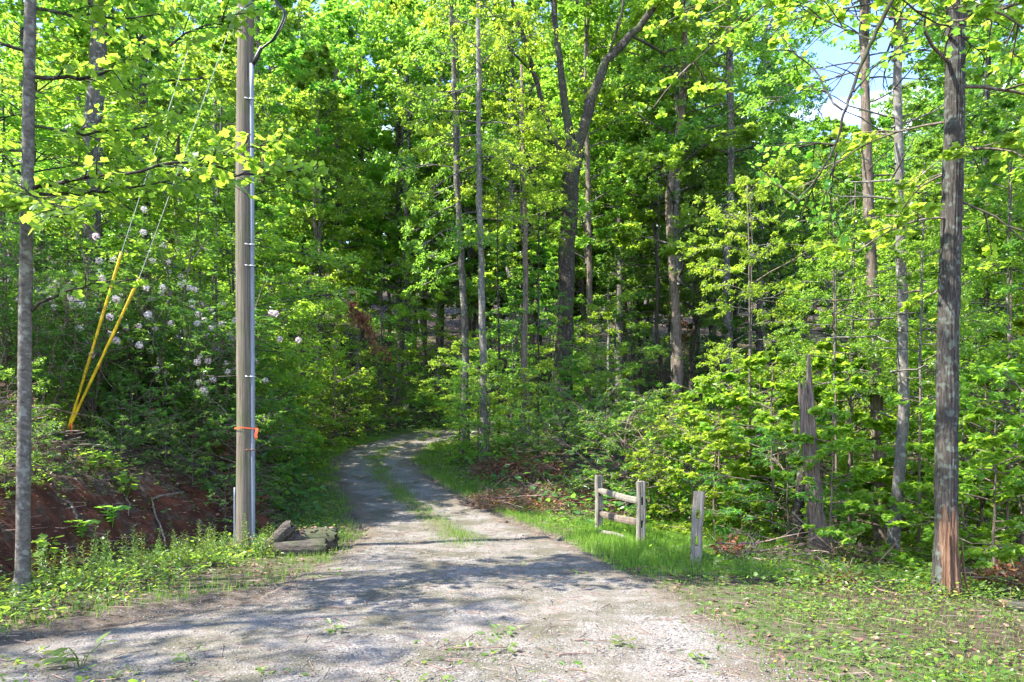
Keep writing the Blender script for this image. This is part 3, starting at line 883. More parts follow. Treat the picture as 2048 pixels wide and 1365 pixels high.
def leafy_branch(m, p0, p1, sag, r, ntw, nleaf, ls, rng, tpl='lobed', lift=0.15, store=None, dead=False, tl=.5):
    p0 = np.array(p0, float); p1 = np.array(p1, float)
    s = np.linspace(0, 1, 12)
    q = p0 + s[:, None] * (p1 - p0) + (sag * 4 * s * (1 - s))[:, None] * UP + np.cumsum(rng.normal(0, .012, (12, 3)), 0) * np.linalg.norm(p1 - p0)
    m.tube(q, r * (1 - .8 * s) + .003, 6, 0, cap=False)
    d = nrm(p1 - p0)
    for k in range(ntw):
        sk = .12 + .88 * (k + rng.uniform(0, .8)) / ntw
        c = np.array([np.interp(sk, s, q[:, i]) for i in range(3)])
        side = np.cross(d, UP) * (1 if k % 2 else -1)
        dd2 = nrm(d * rng.uniform(.3, 1) + side * rng.uniform(.5, 1.1) + UP * rng.normal(lift, .25))
        l = tl * rng.uniform(.5, 1.3) * (1.25 - .6 * sk)
        tt = np.linspace(0, 1, 5)
        tw = c + (tt * l)[:, None] * dd2 - (tt ** 2 * l * .18)[:, None] * UP
        m.tube(tw, .006 * (1 - .7 * tt) + .0015, 4, 0, cap=False)
        if dead: continue
        n = nleaf
        uu = rng.uniform(.15, 1.0, n)
        pos = c + (uu * l)[:, None] * dd2 - (uu ** 2 * l * .18)[:, None] * UP
        sg = rng.choice([-1, 1], n)[:, None]
        sd2 = np.cross(dd2, UP)
        dl = nrm(dd2 * .5 + sd2 * sg + rng.normal(0, .35, (n, 3)) - UP * rng.uniform(.1, .8, (n, 1)))
        pos = pos + dl * ls * .35
        store[0].append(pos); store[1].append(dl); store[2].append(UP * .9 + rng.normal(0, .45, (n, 3))); store[3].append(ls * rng.uniform(.55, 1.2, n))


def rl(px, py, Y):
    p = at(px, py, Y); return (p[0] - Xl, p[1] - Yl, p[2] - zl)


st = (P, D, Nn, S)
LS0 = .108
for a, b, sag, r, nt_, nl_ in [
    ((60, 155, 8), (330, 100, 8.3), -.10, .020, 14, 7), ((330, 100, 8.3), (500, 40, 8.5), .05, .010, 9, 7),
    ((62, 380, 8), (250, 345, 7.7), .02, .022, 10, 7), ((250, 345, 7.7), (560, 300, 7.6), .05, .013, 16, 7),
    ((62, 385, 8), (400, 360, 8.6), -.05, .016, 16, 7), ((400, 360, 8.6), (640, 345, 9.0), -.02, .008, 10, 6),
    ((62, 250, 8), (330, 250, 8.4), -.08, .014, 14, 7),
    ((60, 620, 8), (290, 548, 7.8), .10, .014, 7, 3),
    ((52, 100, 8), (-200, 60, 7.5), .10, .016, 10, 8), ((55, 300, 8), (-160, 330, 7.4), .05, .014, 14, 9),
    ((55, 410, 8), (-60, 380, 6.6), -.02, .014, 16, 9), ((58, 400, 8), (150, 430, 6.6), .0, .012, 16, 9),
    ((52, -40, 8), (260, -60, 8.4), .1, .016, 16, 9), ((52, -100, 8), (-200, -160, 8), .1, .016, 16, 9),
    ((55, 20, 8), (330, 20, 8.9), -.1, .016, 14, 7),
]:
    leafy_branch(m, rl(*a), rl(*b), sag, r, nt_, nl_ + 3, LS0, rng, store=st)
m.leaves(np.concatenate(P), np.concatenate(D), np.concatenate(Nn), np.concatenate(S), 'lobed', 1)
obj("crown", m.mesh("crown", [BARK_DARK, LEAF_BRIGHT]), lt)
c = obj("crown", TALL[0], lt, loc=(.1, .1, 8.0)); c.scale = (.55, .55, .5)

# overhanging bare-ish branch top right (hangs from a tree beside the camera)
m = MB(); st = ([], [], [], [])
rng = np.random.default_rng(61)
pts = [(1870, -150, 6.0), (1790, -10, 6.1), (1745, 80, 6.2), (1715, 150, 6.3), (1690, 220, 6.35), (1672, 290, 6.4), (1640, 350, 6.5), (1600, 400, 6.6)]
q = np.array([at(*p) for p in pts])
qq = np.stack([np.interp(np.linspace(0, 7, 40), np.arange(8), q[:, c]) for c in range(3)], 1)
qq[1:] += rng.normal(0, .004, (39, 3))
m.tube(qq, np.linspace(.022, .005, 40), 7, cap=False)
for a, b, n_ in [((1690, 220, 6.35), (1560, 60, 6.8), 9), ((1672, 290, 6.4), (1530, 300, 6.9), 9), ((1640, 350, 6.5), (1600, 440, 6.9), 8), ((1700, 180, 6.3), (1820, 60, 6.9), 10),
                 ((1745, 80, 6.2), (1620, 10, 6.6), 10), ((1672, 300, 6.4), (1660, 470, 6.7), 9), ((1790, -10, 6.1), (1960, 120, 6.8), 12), ((1600, 400, 6.6), (1520, 350, 7.0), 6)]:
    leafy_branch(m, at(*a), at(*b), .02, .006, max(4, n_ - 3), 5, .068, rng, store=st, tl=.30, lift=0)
m.leaves(*[np.concatenate(x) for x in st], 'lobed', 1)
me = m.mesh("overhanging_branch", [BARK_DARK, LEAF_BRIGHT])
ob = obj("overhanging_branch", me, label="dark arching branch with tulip-shaped leaves hanging down in front of the blue sky gap", category="branch")

# ------------------------------------------------------------------ woods: repeated trees
pool = []


def proto_tree(label, crown, cz, H, rad, bark, group, cs=1.0, name="forest_tree", dead=0, seed=0):
    r = thing(name, label, "tree", (0, 0, -50), group)
    rng_ = np.random.default_rng(seed)
    pts = [(0, 0, -.4), (0, 0, 0)] + [(rng_.normal(0, .12), rng_.normal(0, .12), H * k / 5) for k in range(1, 6)]
    obj("trunk", trunk_mesh(pts[1:], rad, bark, 8, seed), r)
    c = obj("crown", crown, r, loc=(0, 0, cz)); c.scale = (cs, cs, cs)
    return [r, False]


GB = "tall bright green trees filling the wood behind the driveway"
GD = "dark evergreen and deep green trees in the shaded wood"
GU = "layered understorey trees along the driveway and in the wood"
protos = {
    'b0': proto_tree("tall bright yellow-green tree in the wood behind the driveway bend", TALL[0], 5.0, 17, .19, BARK_GREY, GB, seed=1),
    'b1': proto_tree("tall bright yellow-green tree in the wood behind the driveway bend", TALL[3], 4.5, 17, .16, BARK_BROWN, GB, seed=2),
    'm0': proto_tree("tall mid-green tree in the wood", TALL[1], 5.0, 18, .18, BARK_GREY, GB + ", mid-green ones", seed=3),
    'm1': proto_tree("tall mid-green tree in the wood", TALL[2], 5.0, 17, .2, BARK_BROWN, GB + ", mid-green ones", seed=4),
    'd0': proto_tree("dark needle-leaved tree in the shaded wood", DARKC[0], 2.0, 15, .17, BARK_DARK, GD, name="hemlock_tree", seed=5),
    'd1': proto_tree("deep green tree in the shaded wood", DARKC[1], 5.0, 17, .18, BARK_DARK, GD + ", broad-leaved ones", seed=6),
    'u0': proto_tree("understorey tree with bright layered leaf sprays", MID[0], .8, 5, .05, BARK_BROWN, GU, name="understorey_tree", seed=7),
    'u1': proto_tree("understorey tree with mid-green layered leaf sprays", MID[1], .8, 6, .05, BARK_DARK, GU + ", mid-green ones", name="understorey_tree", seed=8),
    'u2': proto_tree("broad understorey tree with round bright leaves", MID[2], .8, 5, .05, BARK_BROWN, GU + ", round-leaved ones", name="understorey_tree", seed=9),
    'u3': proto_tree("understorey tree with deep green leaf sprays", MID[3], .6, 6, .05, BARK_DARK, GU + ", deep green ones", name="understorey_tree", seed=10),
}


PH = {'b0': 19, 'b1': 18.5, 'm0': 20, 'm1': 18, 'd0': 16, 'd1': 18, 'u0': 7.3, 'u1': 8.3, 'u2': 6.8, 'u3': 8.6}


def plant(kind, X, Y, s=1.0, sz=None, rz=None, label=None, group=None):
    p = protos[kind]
    z = ground_z(X, Y) - .05
    if X < 2 and sz is None:
        sz = min(s, (EYE + .62 * Y + 1.0 - z) / PH[kind])  # shortened to just above the frame top so the sun gets past
    rz = rng.uniform(0, 6.28) if rz is None else rz
    sc = (s, s, sz or s)
    if not p[1]:
        p[1] = True
        o = p[0]; o.location = (X, Y, z); o.rotation_euler = (0, 0, rz); o.scale = sc
        if label: o["label"] = label
        if group: o["group"] = group
        return o
    return dup(p[0], (X, Y, z), rz, sc, label, group)


rng = np.random.default_rng(77)
taken = []


def free(X, Y, d):
    return all((X - a) ** 2 + (Y - b) ** 2 > d * d for a, b in taken)


def sky_gap(X, Y):
    a = X / Y
    return .355 < a < .50


# left slope: wall of crowns from the pole to the bend
LEFT = [('b0', -13, 20, 1.0), ('u0', -7.6, 18.8, 1.0), ('u2', -8.6, 20, 1.1), ('b1', -10.8, 24, .62), ('u1', -8.7, 23, 1.1), ('u0', -9.0, 27.4, .85), ('u2', -8.3, 30.5, .9),
        ('b0', -12.2, 30.5, .8), ('b1', -8.9, 34, .9), ('u0', -6.2, 35, 1.1), ('u2', -3.6, 36.5, 1.1), ('b0', -5.5, 39, 1.1), ('b1', -9, 38, 1.15),
        ('b1', -2.5, 41, 1.3), ('b0', -6.6, 43, 1.35), ('b0', -9.5, 46, 1.4), ('b1', -12.5, 44, 1.4), ('b0', -4.5, 47, 1.4), ('b1', -11.5, 33.5, 1.3), ('m0', -13, 36, 1.1), ('u0', -12, 17.5, 1.15), ('u1', -14.5, 16, 1.2), ('u2', -12.4, 14.9, .9), ('b1', -17.5, 15.5, .8),
        ('u0', -13.2, 11.8, 1.0), ('b1', -10.6, 28.5, .5)]
for k, X, Y, s in LEFT:
    plant(k, X, Y, s); taken.append((X, Y))
# right middle distance
RIGHT = [('u1', 0.0, 28.6, .8), ('u0', -1.9, 26.8, .5), ('u1', 1.6, 29.2, .85), ('u0', 3.2, 27.5, .7), ('u3', 4.3, 31, .9), ('b1', 1.0, 39.5, 1.05), ('m0', 4.5, 43, 1.1), ('b0', 8.0, 48, 1.1), ('m1', 3.5, 50, 1.1),
         ('d1', 8.2, 33, .85), ('d0', 11, 36.5, .9), ('u3', 9.8, 29, 1.0), ('u0', 10.4, 17.5, .9), ('u2', 12.8, 19, 1.05), ('m0', 15.5, 21.5, .95), ('b1', 13.5, 15, .85),
         ('u2', 10.4, 12.6, .95), ('b0', 17, 16, .9), ('d1', 19, 25, .9), ('u1', 8.7, 14.6, .85), ('u0', 15.5, 17.5, 1.1), ('m1', 22, 21, 1.0), ('d0', 20, 31, .9), ('u1', 16.5, 30, 1.2), ('u3', 13.2, 26, 1.0),
         ('m0', 6.3, 38.5, .85)]
for k, X, Y, s in RIGHT:
    plant(k, X, Y, s); taken.append((X, Y))
for k, X, Y, s in [('u0', -1.1, 23.6, .42), ('u2', -.7, 22.6, .45), ('u0', .5, 23.4, .42), ('u1', 1.9, 24.6, .42), ('u2', 2.9, 25.4, .5)]:
    plant(k, X, Y, s); taken.append((X, Y))
for _ in range(400):
    Y = rng.uniform(29, 47); X = rng.uniform(-.20, .30) * Y
    if not free(X, Y, 2.7) or float(road_sd(X, Y)[0]) > -1.6 or (0 < X < 4 and Y < 38): continue
    k = ['b0', 'b1', 'm0'][rng.integers(0, 3)]
    plant(k, X, Y, rng.uniform(1.05, 1.4)); taken.append((X, Y))
# the wood beyond
kinds = ['b0', 'b1', 'm0', 'm1', 'b0', 'd1', 'd0']
for ring in range(900):
    Y = rng.uniform(36, 92); X = rng.uniform(-.70, .74) * Y
    dmin = 3.3 + (Y - 36) * .055
    if not free(X, Y, dmin): continue
    if float(road_sd(X, Y)[0]) > -1.8: continue
    if Y < 55 and X < -.6 * Y: continue
    k = kinds[rng.integers(0, 7)]
    s = rng.uniform(.7, 1.3)
    if sky_gap(X, Y):
        zmax = EYE + (900 - 185) / F * Y - ground_z(X, Y)
        s = min(s, zmax / 21.5)
        if s < .45: continue
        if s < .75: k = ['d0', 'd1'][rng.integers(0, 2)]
    plant(k, X, Y, s); taken.append((X, Y))
# trees out of frame on the left and behind that shade the entrance
for i, (X, Y, s) in enumerate([(-10.5, 4.2, 1.0), (-8.6, 1.4, .9), (-9.8, 7.2, .9), (-7.4, -1.6, 1.0), (-12.5, 1.0, 1.1)]):
    r = thing("bank_tree", "thin-crowned bank-top tree left of the drive entrance", "tree", (X, Y, ground_z(X, Y)), "trees left of the frame that shade the drive entrance", i * 1.3)
    obj("trunk", trunk_mesh([(0, 0, 0), (.1, 0, 3), (0, .1, 6), (.1, .1, 10)], .11, BARK_GREY, 8, i), r)
    obj("crown", SPARSE, r, loc=(0, 0, 3.6))
    r.scale = (s, s, s)

# ------------------------------------------------------------------ shrubs
bush_protos = []


def shrub(bi, X, Y, s, label, group=None, name="shrub", mesh=None, rz=None, cat="shrub"):
    root = thing(name, label, cat, (X, Y, ground_z(X, Y) - .03), group, rng.uniform(0, 6.28) if rz is None else rz)
    obj("foliage", mesh or BUSH[bi], root)
    root.scale = (s, s, s)
    return root


rng = np.random.default_rng(5)
GR = "bright leafy saplings and shrubs crowding the right side behind the fence"
SH = [  # px, Y, kind, scale
    (1250, 16.5, 3, 1.5), (1300, 15.6, 1, 1.0), (1340, 17, 0, .95), (1385, 14.2, 0, .85), (1430, 13.0, 2, .75), (1440, 15.2, 2, 1.05),
    (1545, 13.9, 2, 1.15), (1575, 11.6, 1, .9), (1665, 10.6, 2, .75), (1700, 13.2, 2, 1.25), (1640, 14.5, 2, 1.2), (1500, 16.2, 0, 1.2),
    (1925, 10.4, 2, .8), (1990, 9.4, 2, .75), (2040, 10.2, 0, 1.1), (1960, 12.5, 0, 1.3), (2060, 13, 2, 1.4),
    (1200, 18.5, 3, 1.6), (1130, 20.5, 3, 1.3), (1350, 22, 0, .9), (1560, 19, 0, 1.2), (1700, 17, 1, 1.5), (1030, 22.5, 3, .7), (1800, 18, 0, 1.6),
    (1520, 25, 2, 1.2), (1640, 23, 0, 1.4)]
for i, (px, Y, k, s) in enumerate(SH):
    shrub(k, Xat(px, Y), Y, s, ["bright sapling shrub with oval leaves behind the fence", "narrow-leaved shrub on the right forest edge", "bright lobed-leaf sapling on the right forest edge", "low dark small-leaved shrub on the right verge"][k],
          GR + ["", ", narrow-leaved", ", lobed-leaved", ", low dark ones"][k], name="sapling_shrub" if k in (0, 2) else "shrub")
ORD = ["leftmost", "second", "third", "fourth", "fifth", "sixth", "seventh", "eighth", "ninth", "tenth", "eleventh", "twelfth", "thirteenth", "fourteenth", "fifteenth", "sixteenth", "seventeenth", "eighteenth", "nineteenth", "twentieth"]


def number_labels(kind_name, fmt):
    """same-looking neighbours get their place in the row, counted from the left as the camera sees them"""
    groups = {}
    for o in list(scene.objects):
        if o.parent is None and o.get("label") and o.get("group") and o.name.split(".")[0] in kind_name:
            groups.setdefault(o["label"], []).append(o)
    for lab, os_ in groups.items():
        if len(os_) < 2 or len(os_) > 20: continue
        os_.sort(key=lambda o: o.location.x / max(o.location.y, .1))
        for i, o in enumerate(os_):
            o["label"] = fmt % (ORD[i] + (" from the left" if i else "") , lab)
GL = "shrubs along the left verge between the pole and the bend"
for i, (X, Y, k, s) in enumerate([(-5.3, 14.2, 3, 1.0), (-5.7, 16, 1, 1.0), (-6.2, 17.8, 0, .9), (-6.9, 20, 3, 1.4), (-7.3, 22, 0, 1.15), (-7.6, 24.2, 1, 1.3), (-7.6, 26.5, 0, .95), (-7.6, 28.3, 3, 1.5),
                                  (-6.9, 30.5, 3, 1.4), (-5.2, 33.4, 3, 1.5), (-3.3, 35, 3, 1.5), (-1.2, 36.6, 3, 1.6), (-1.3, 27.8, 1, .8), (-.6, 26.2, 3, .8), (.4, 24.6, 3, .8), (-7.0, 18.6, 1, 1.2)]):
    shrub(k, X, Y, s, ["bright oval-leaved shrub by the driveway bend", "narrow-leaved shrub by the left verge", "", "low dark shrub lining the driveway"][k], GL + ["", ", narrow-leaved", "", ", low dark ones"][k])

for i, (px, Y, k, s) in enumerate([(15, 11.2, 1, .6), (60, 12.6, 0, .4), (185, 13.6, 1, .45), (245, 12.4, 3, .5), (262, 13.4, 1, .5), (330, 13.0, 3, .55), (385, 13.2, 1, .42),
                                  (420, 14.8, 3, .8), (300, 14.2, 1, .6), (450, 13.2, 3, .5), (60, 10.2, 3, .45), (10, 9.4, 1, .4)]):
    shrub(k, Xat(px, Y), Y, s, ["bright oval-leaved shrub on the bank top", "narrow-leaved shrub on the bank top", "", "low dark shrub on the bank top"][k], "shrubs on top of the clay bank" + ["", ", narrow-leaved", "", ", low dark ones"][k])

shrub(0, Xat(672, 27.5), 27.5, 1.15, "sunlit yellow-green bush left of the drive just before the bend")
shrub(0, Xat(700, 31.5), 31.5, 1.0, "small sunlit bush at the left edge of the drive inside the bend")

for i, (px, Y, tp, r, H) in enumerate([(1505, 14.6, 1488, .028, 7), (1672, 12.6, 1664, .024, 6), (1700, 15.5, 1716, .03, 7.5), (1838, 11.2, 1850, .022, 6),
                                      (1932, 13.2, 1920, .03, 7), (2012, 12.0, 2030, .026, 7)]):
    tree("sapling", "slender sapling stem rising through the right undergrowth", px, Y, tp, r, H, MID[[0, 1][i % 2]], H * .45, .42, BARK_BROWN, 60 + i, crz=H * .55 / 2.9, group="slender saplings in the right undergrowth", dead=5)

# mountain laurel
def laurel_mesh(seed, H, R, nstem):
    rng = np.random.default_rng(seed)
    m = MB(); fl = MB()
    st = ([], [], [], []); fs = ([], [], [], [])
    for i in range(nstem):
        a = rng.uniform(0, 6.28); rr = R * rng.uniform(.2, .9)
        p0 = np.array([cos(a) * .25, sin(a) * .25, -.1])
        p1 = np.array([cos(a) * rr, sin(a) * rr, H * rng.uniform(.45, .95)])
        s = np.linspace(0, 1, 9)
        q = p0 + s[:, None] * (p1 - p0) + np.cumsum(rng.normal(0, .06, (9, 3)), 0)
        m.tube(q, .035 * (1 - .7 * s), 5, cap=False)
        for j in range(15):
            sj = rng.uniform(.3, 1)
            c = np.array([np.interp(sj, s, q[:, k]) for k in range(3)])
            d = nrm(rng.normal(0, 1, 3) + UP * .5); l = rng.uniform(.4, .95)
            tt = np.linspace(0, 1, 4)
            tw = c + (tt * l)[:, None] * d + (tt ** 2 * l * .2)[:, None] * UP
            m.tube(tw, .012 * (1 - .7 * tt), 4, cap=False)
            for w in range(5):                                     # whorls of leaves
                e = tw[rng.integers(2, 4)] + rng.normal(0, .16, 3)
                n = 10
                az = rng.uniform(0, 6.28) + np.arange(n) * 2 * pi / n
                dl = np.stack([np.cos(az), np.sin(az), rng.normal(.12, .3, n)], 1)
                st[0].append(e + dl * .02); st[1].append(dl); st[2].append(UP + rng.normal(0, .35, (n, 3))); st[3].append(rng.uniform(.08, .14, n))
                if rng.uniform() < .07 and e[2] > H * .3:
                    nf = 70
                    e = e + nrm(e * [1, 1, .4]) * .16
                    dv = nrm(rng.normal(0, 1, (nf, 3)) + UP * .4)
                    cc = e + UP * .05
                    fs[0].append(cc + dv * .065 * rng.uniform(.7, 1.1, (nf, 1))); fs[1].append(nrm(np.cross(dv, rng.normal(0, 1, (nf, 3))))); fs[2].append(dv); fs[3].append(rng.uniform(.022, .036, nf))
    m.leaves(*[np.concatenate(x) for x in st], 'lance', 1)
    fl.leaves(*[np.concatenate(x) for x in fs], 'round', 0)
    return m.mesh("foliage", [BARK_BROWN, LEAF_LAUREL]), fl.mesh("flowers", PETAL)


LA = [laurel_mesh(1, 3.6, 1.7, 13), laurel_mesh(2, 4.4, 1.5, 13)]
rng = np.random.default_rng(15)
LAB = ["tall blossoming laurel with pale pink flower clusters below the thick furrowed trunk", "blossoming laurel just left of the utility pole", "laurel behind the yellow guy guards",
       "laurel at the left edge above the clay bank", "low laurel near the cut log on the bank", "shaded laurel right behind the dark fallen log", "laurel high on the bank at the far left"]
for i, (px, Y, k, s) in enumerate([(300, 15.6, 1, 1.0), (395, 15.4, 0, .95), (190, 14.6, 0, 1.0), (40, 12.8, 1, .8), (215, 16.2, 0, .75), (430, 17.6, 0, 1.0), (95, 16.5, 1, 1.1)]):
    X = Xat(px, Y)
    r = thing("mountain_laurel", LAB[i], "laurel", (X, Y, ground_z(X, Y) - .05), "laurels on the left bank", rng.uniform(0, 6.28))
    obj("foliage", LA[k][0], r)
    if px not in (40, 95, 430): obj("flowers", LA[k][1], r)
    r.scale = (s, s, s)

# ------------------------------------------------------------------ utility pole and guys
Yp = 11.8; Xp = Xat(490, Yp); zp = ground_z(Xp, Yp)
pole = thing("utility_pole", "weathered wooden utility pole with a grey conduit on its right side", "utility pole", (Xp, Yp, zp))
m = MB()
zz = np.linspace(-.3, 11.2, 60)
m.tube(np.stack([zz * .0006 + .012 * np.sin(zz * .8), .008 * np.sin(zz), zz], 1), .148 - .0025 * zz + .002 * np.sin(zz * 7), 28, jit=.014)
obj("shaft", m.mesh("shaft", POLE_WOOD), pole)
ca = -.35                               # conduit sits on the right, a little to the front
cxp, cyp = .150 * cos(ca), .150 * sin(ca)
ztop = at(0, 133, Yp)[2] - zp
m = MB()
zz = np.linspace(-.1, ztop, 20)
m.tube(np.stack([cxp + .012 - .0026 * zz, np.full(20, cyp - .02), zz], 1), np.full(20, .034), 16)
con = obj("conduit", m.mesh("conduit", PVC), pole)
for py in (204, 345, 493, 535, 755, 900, 1076):
    zc = at(0, py, Yp)[2] - zp
    xc = cxp + .012 - .0026 * zc
    m = MB()
    th = np.linspace(0, 2 * pi, 20)
    m.tube(np.stack([xc + .043 * np.cos(th), cyp - .02 + .043 * np.sin(th), np.full(20, zc)], 1), .009, 6, cap=False)
    m.tube(np.array([[xc - .04, cyp - .055, zc], [xc - .09, cyp - .085, zc]]), .011, 6)
    obj("strap", m.mesh("strap", RUST if py > 800 else STEEL), con)
m = MB()
c0 = np.array([cxp - .015, cyp - .02, ztop - .15])
P0 = lambda px, py, dy=0: np.array([Xat(px, Yp) - Xp, dy, at(0, py, Yp)[2] - zp])
for off in (0, .02, -.018):
    q = np.array([c0, P0(516, 125, -.07), P0(524, 108, -.1), P0(538, 98, -.12), P0(552, 92, -.15), P0(566, 76, -.2), P0(578, 50, -.2), P0(577, 36, -.2), P0(566, 28, -.2), P0(558, 15, -.2), P0(555, -15, -.2), P0(530, -90, -.1), P0(495, -140, 0)])
    i = np.linspace(0, len(q) - 1, 60)
    q = np.stack([np.interp(i, np.arange(len(q)), q[:, c]) for c in range(3)], 1)
    for _ in range(3): q[1:-1] = (q[:-2] + q[1:-1] * 2 + q[2:]) / 4
    w = np.minimum(1, np.linspace(0, 3, 60))[:, None]
    q = q + np.array([off * .8, off, off * .6]) * w
    m.tube(q, .010, 6)
q = np.array([P0(509, 134, -.07), P0(517, 120, -.08), P0(526, 104, -.1), P0(534, 100, -.11)])
m.tube(q, np.array([.034, .036, .030, .014]), 10)
obj("riser_cable", m.mesh("riser_cable", BLACK), pole)
# metal strap bracket and moulding near the top
m = MB()


def box(m, c, s, mat=0, rz=0.0, jit=0.0, bev=0.0, axis='z'):
    c = np.array(c, float); s = np.array(s, float) / 2
    b = bev
    X_, Y_, Z_ = s
    ring = [(-X_ + b, -Y_), (X_ - b, -Y_), (X_, -Y_ + b), (X_, Y_ - b), (X_ - b, Y_), (-X_ + b, Y_), (-X_, Y_ - b), (-X_, -Y_ + b)] if b else [(-X_, -Y_), (X_, -Y_), (X_, Y_), (-X_, Y_)]
    n = len(ring)
    V = np.array([(x, y, z) for z in (-Z_, Z_) for x, y in ring])
    cr, sr = cos(rz), sin(rz)
    V[:, :2] = V[:, :2] @ np.array([[cr, sr], [-sr, cr]])
    V += c
    k = m.n
    m.v.append(V); m.n += 2 * n
    j = np.arange(n); j2 = (j + 1) % n
    m.f.append((np.stack([j, j2, n + j2, n + j], -1) + k, mat, False))
    m.f.append((np.array([list(range(n - 1, -1, -1))]) + k, mat, False))
    m.f.append((np.array([list(range(n, 2 * n))]) + k, mat, False))


zb = at(0, 30, Yp)[2] - zp
box(m, (.03, -.142, zb), (.10, .012, .05), rz=.25, bev=.005)
for dx in (.01, .05):
    m.tube(np.array([[dx, -.16, zb], [dx, -.13, zb]]), .009, 8)
obj("bracket", m.mesh("bracket", STEEL), pole)
m = MB()
zz = np.linspace(zb - .05, 11, 8)
m.tube(np.stack([np.full(8, .105), np.full(8, -.088), zz], 1), .022, 10)
obj("cable_moulding", m.mesh("cable_moulding", PVC), pole)
m = MB()
zz = np.linspace(-.1, at(0, 975, Yp)[2] - zp, 8)
m.tube(np.stack([np.full(8, -.152) + .0, np.full(8, -.03), zz], 1), .016, 10)
obj("ground_wire_moulding", m.mesh("ground_wire_moulding", PVC), pole)
# orange tape: band plus hanging end
m = MB()
zt = at(0, 857, Yp)[2] - zp
th = np.linspace(0, 2 * pi, 40, endpoint=False)
prof_r = 0.156 + .085 * np.exp(-((((th - ca + pi) % (2 * pi)) - pi) / .38) ** 2)
ring = []
for dz, dr in ((-.011, 0), (.011, .002)):
    ring.append(np.stack([(prof_r + dr) * np.cos(th), (prof_r + dr) * np.sin(th) - .005, np.full(40, zt) + dz + .008 * np.sin(th * 3)], 1))
j = np.arange(40); j2 = (j + 1) % 40
m.add(np.concatenate(ring), np.stack([j, j2, 40 + j2, 40 + j], -1))
q = np.array([[.225, -.11, zt], [.232, -.125, zt - .05], [.218, -.135, zt - .10], [.222, -.128, zt - .16]])
wv = np.array([[.022, .01, 0]])
V = np.concatenate([q - wv, q + wv])
m.add(V, np.array([[k, k + 4, k + 5, k + 1] for k in range(3)]))
obj("flagging_tape", m.mesh("flagging_tape", ORANGE), loc=(Xp, Yp, zp), label="orange flagging tape tied around the utility pole and its conduit", category="tape")

# guy wires with yellow guards
Ya = 13.0
anchor = at(143, 838, Ya)
LG = ["steel guy wire whose yellow guard is the upper, left one of the crossing pair", "steel guy wire whose yellow guard is the lower, right one of the crossing pair"]
for i, (p1, top) in enumerate([(np.array([Xp - .1, Yp + .05, 10.5 + zp]), 505), (np.array([Xp - .06, Yp + .05, 8.9 + zp]), 556)]):
    a0 = anchor + np.array([.03 * i, .0, 0])
    g = thing("guy_wire", LG[i], "guy wire", tuple(a0), "guy wires holding the utility pole")
    d = p1 - a0
    mid = at([243, 279][i], top, Ya - .35)
    m = MB()
    q = np.array([a0, mid, p1]) - a0
    s = np.linspace(0, 2, 40)
    q = np.stack([np.interp(s, [0, 1, 2], q[:, c]) for c in range(3)], 1)
    m.tube(q, .0055, 5)
    obj("strand", m.mesh("strand", WIRE), g)
    m = MB()
    q = np.linspace(-(mid - a0) * .06, mid - a0, 26)
    m.tube(q, .023 + .003 * np.sin(np.arange(26) * .9), 10, jit=.03)
    obj("guard", m.mesh("guard", YELLOW), g)
m = MB()
pz = at(142, 925, Ya)
m.tube(np.stack([anchor - [0, 0, .03], (anchor + pz) / 2 + [.006, 0, 0], pz - [0, 0, .5]]), .014, 7)
obj("anchor_stake", m.mesh("anchor_stake", ORANGE), label="thin orange stake where the two guy wires meet the bank", category="stake")

# thin service wire across the upper left
m = MB()
a, b = at(-60, 540, 12.0), at(486, 40, Yp)
# ------------------------------------------------------------------ fence


def post_mesh(H, w, d, seed, holes=(.30, .66), lean=(0, 0), dark_foot=True):
    """split post: stiles either side of real through-mortises"""
    m = MB()
    rng = np.random.default_rng(seed)
    hz = []
    for f in holes:
        hz.append((H * (1 - f) - .075, H * (1 - f) + .055))
    hz.sort()
    segs = [-.4] + [z for ab in hz for z in ab] + [H]
    hw = w * .13

    def bx_(x0, x1, z0, z1):
        nz_ = max(2, int((z1 - z0) / .07))
        zs_ = np.linspace(z0, z1, nz_)
        ringp = [(x0, -d / 2), ((x0 + x1) / 2, -d / 2 - .004), (x1, -d / 2), (x1, 0), (x1, d / 2), ((x0 + x1) / 2, d / 2), (x0, d / 2), (x0, 0)]
        R = []
        for z in zs_:
            for x, y in ringp:
                # rounded corners + irregularity as one continuous function of the position
                k = 1 - .10 * (abs(x) > w * .45) * (abs(y) > d * .45)
                dx = .006 * wav(x * 9, y * 9, z * 3, 1.7, seed, 5); dy = .006 * wav(x * 9, y * 9, z * 3, 1.7, seed + 3, 5)
                tz = .008 * wav(x * 25, y * 25, 0, 2, seed + 6, 4) if z == H else 0
                R.append((x * k + dx + lean[0] * z, y * k + dy + lean[1] * z, z + tz))
        n = 8
        i = np.arange(nz_ - 1)[:, None] * n; j = np.arange(n)[None]; j2 = (j + 1) % n
        b0 = m.n
        m.add(np.array(R), np.stack([i + j, i + j2, i + n + j2, i + n + j], -1).reshape(-1, 4), 0, False)
        m.f.append((np.array([[b0 + (nz_ - 1) * n + q for q in range(n)]]), 0, False))
        m.f.append((np.array([[b0 + q for q in range(n - 1, -1, -1)]]), 0, False))
    bx_(-w / 2, -hw, -.4, H)
    bx_(hw, w / 2, -.4, H)
    for k in range(0, len(segs), 2):
        bx_(-hw, hw, segs[k], segs[k + 1])
    return m


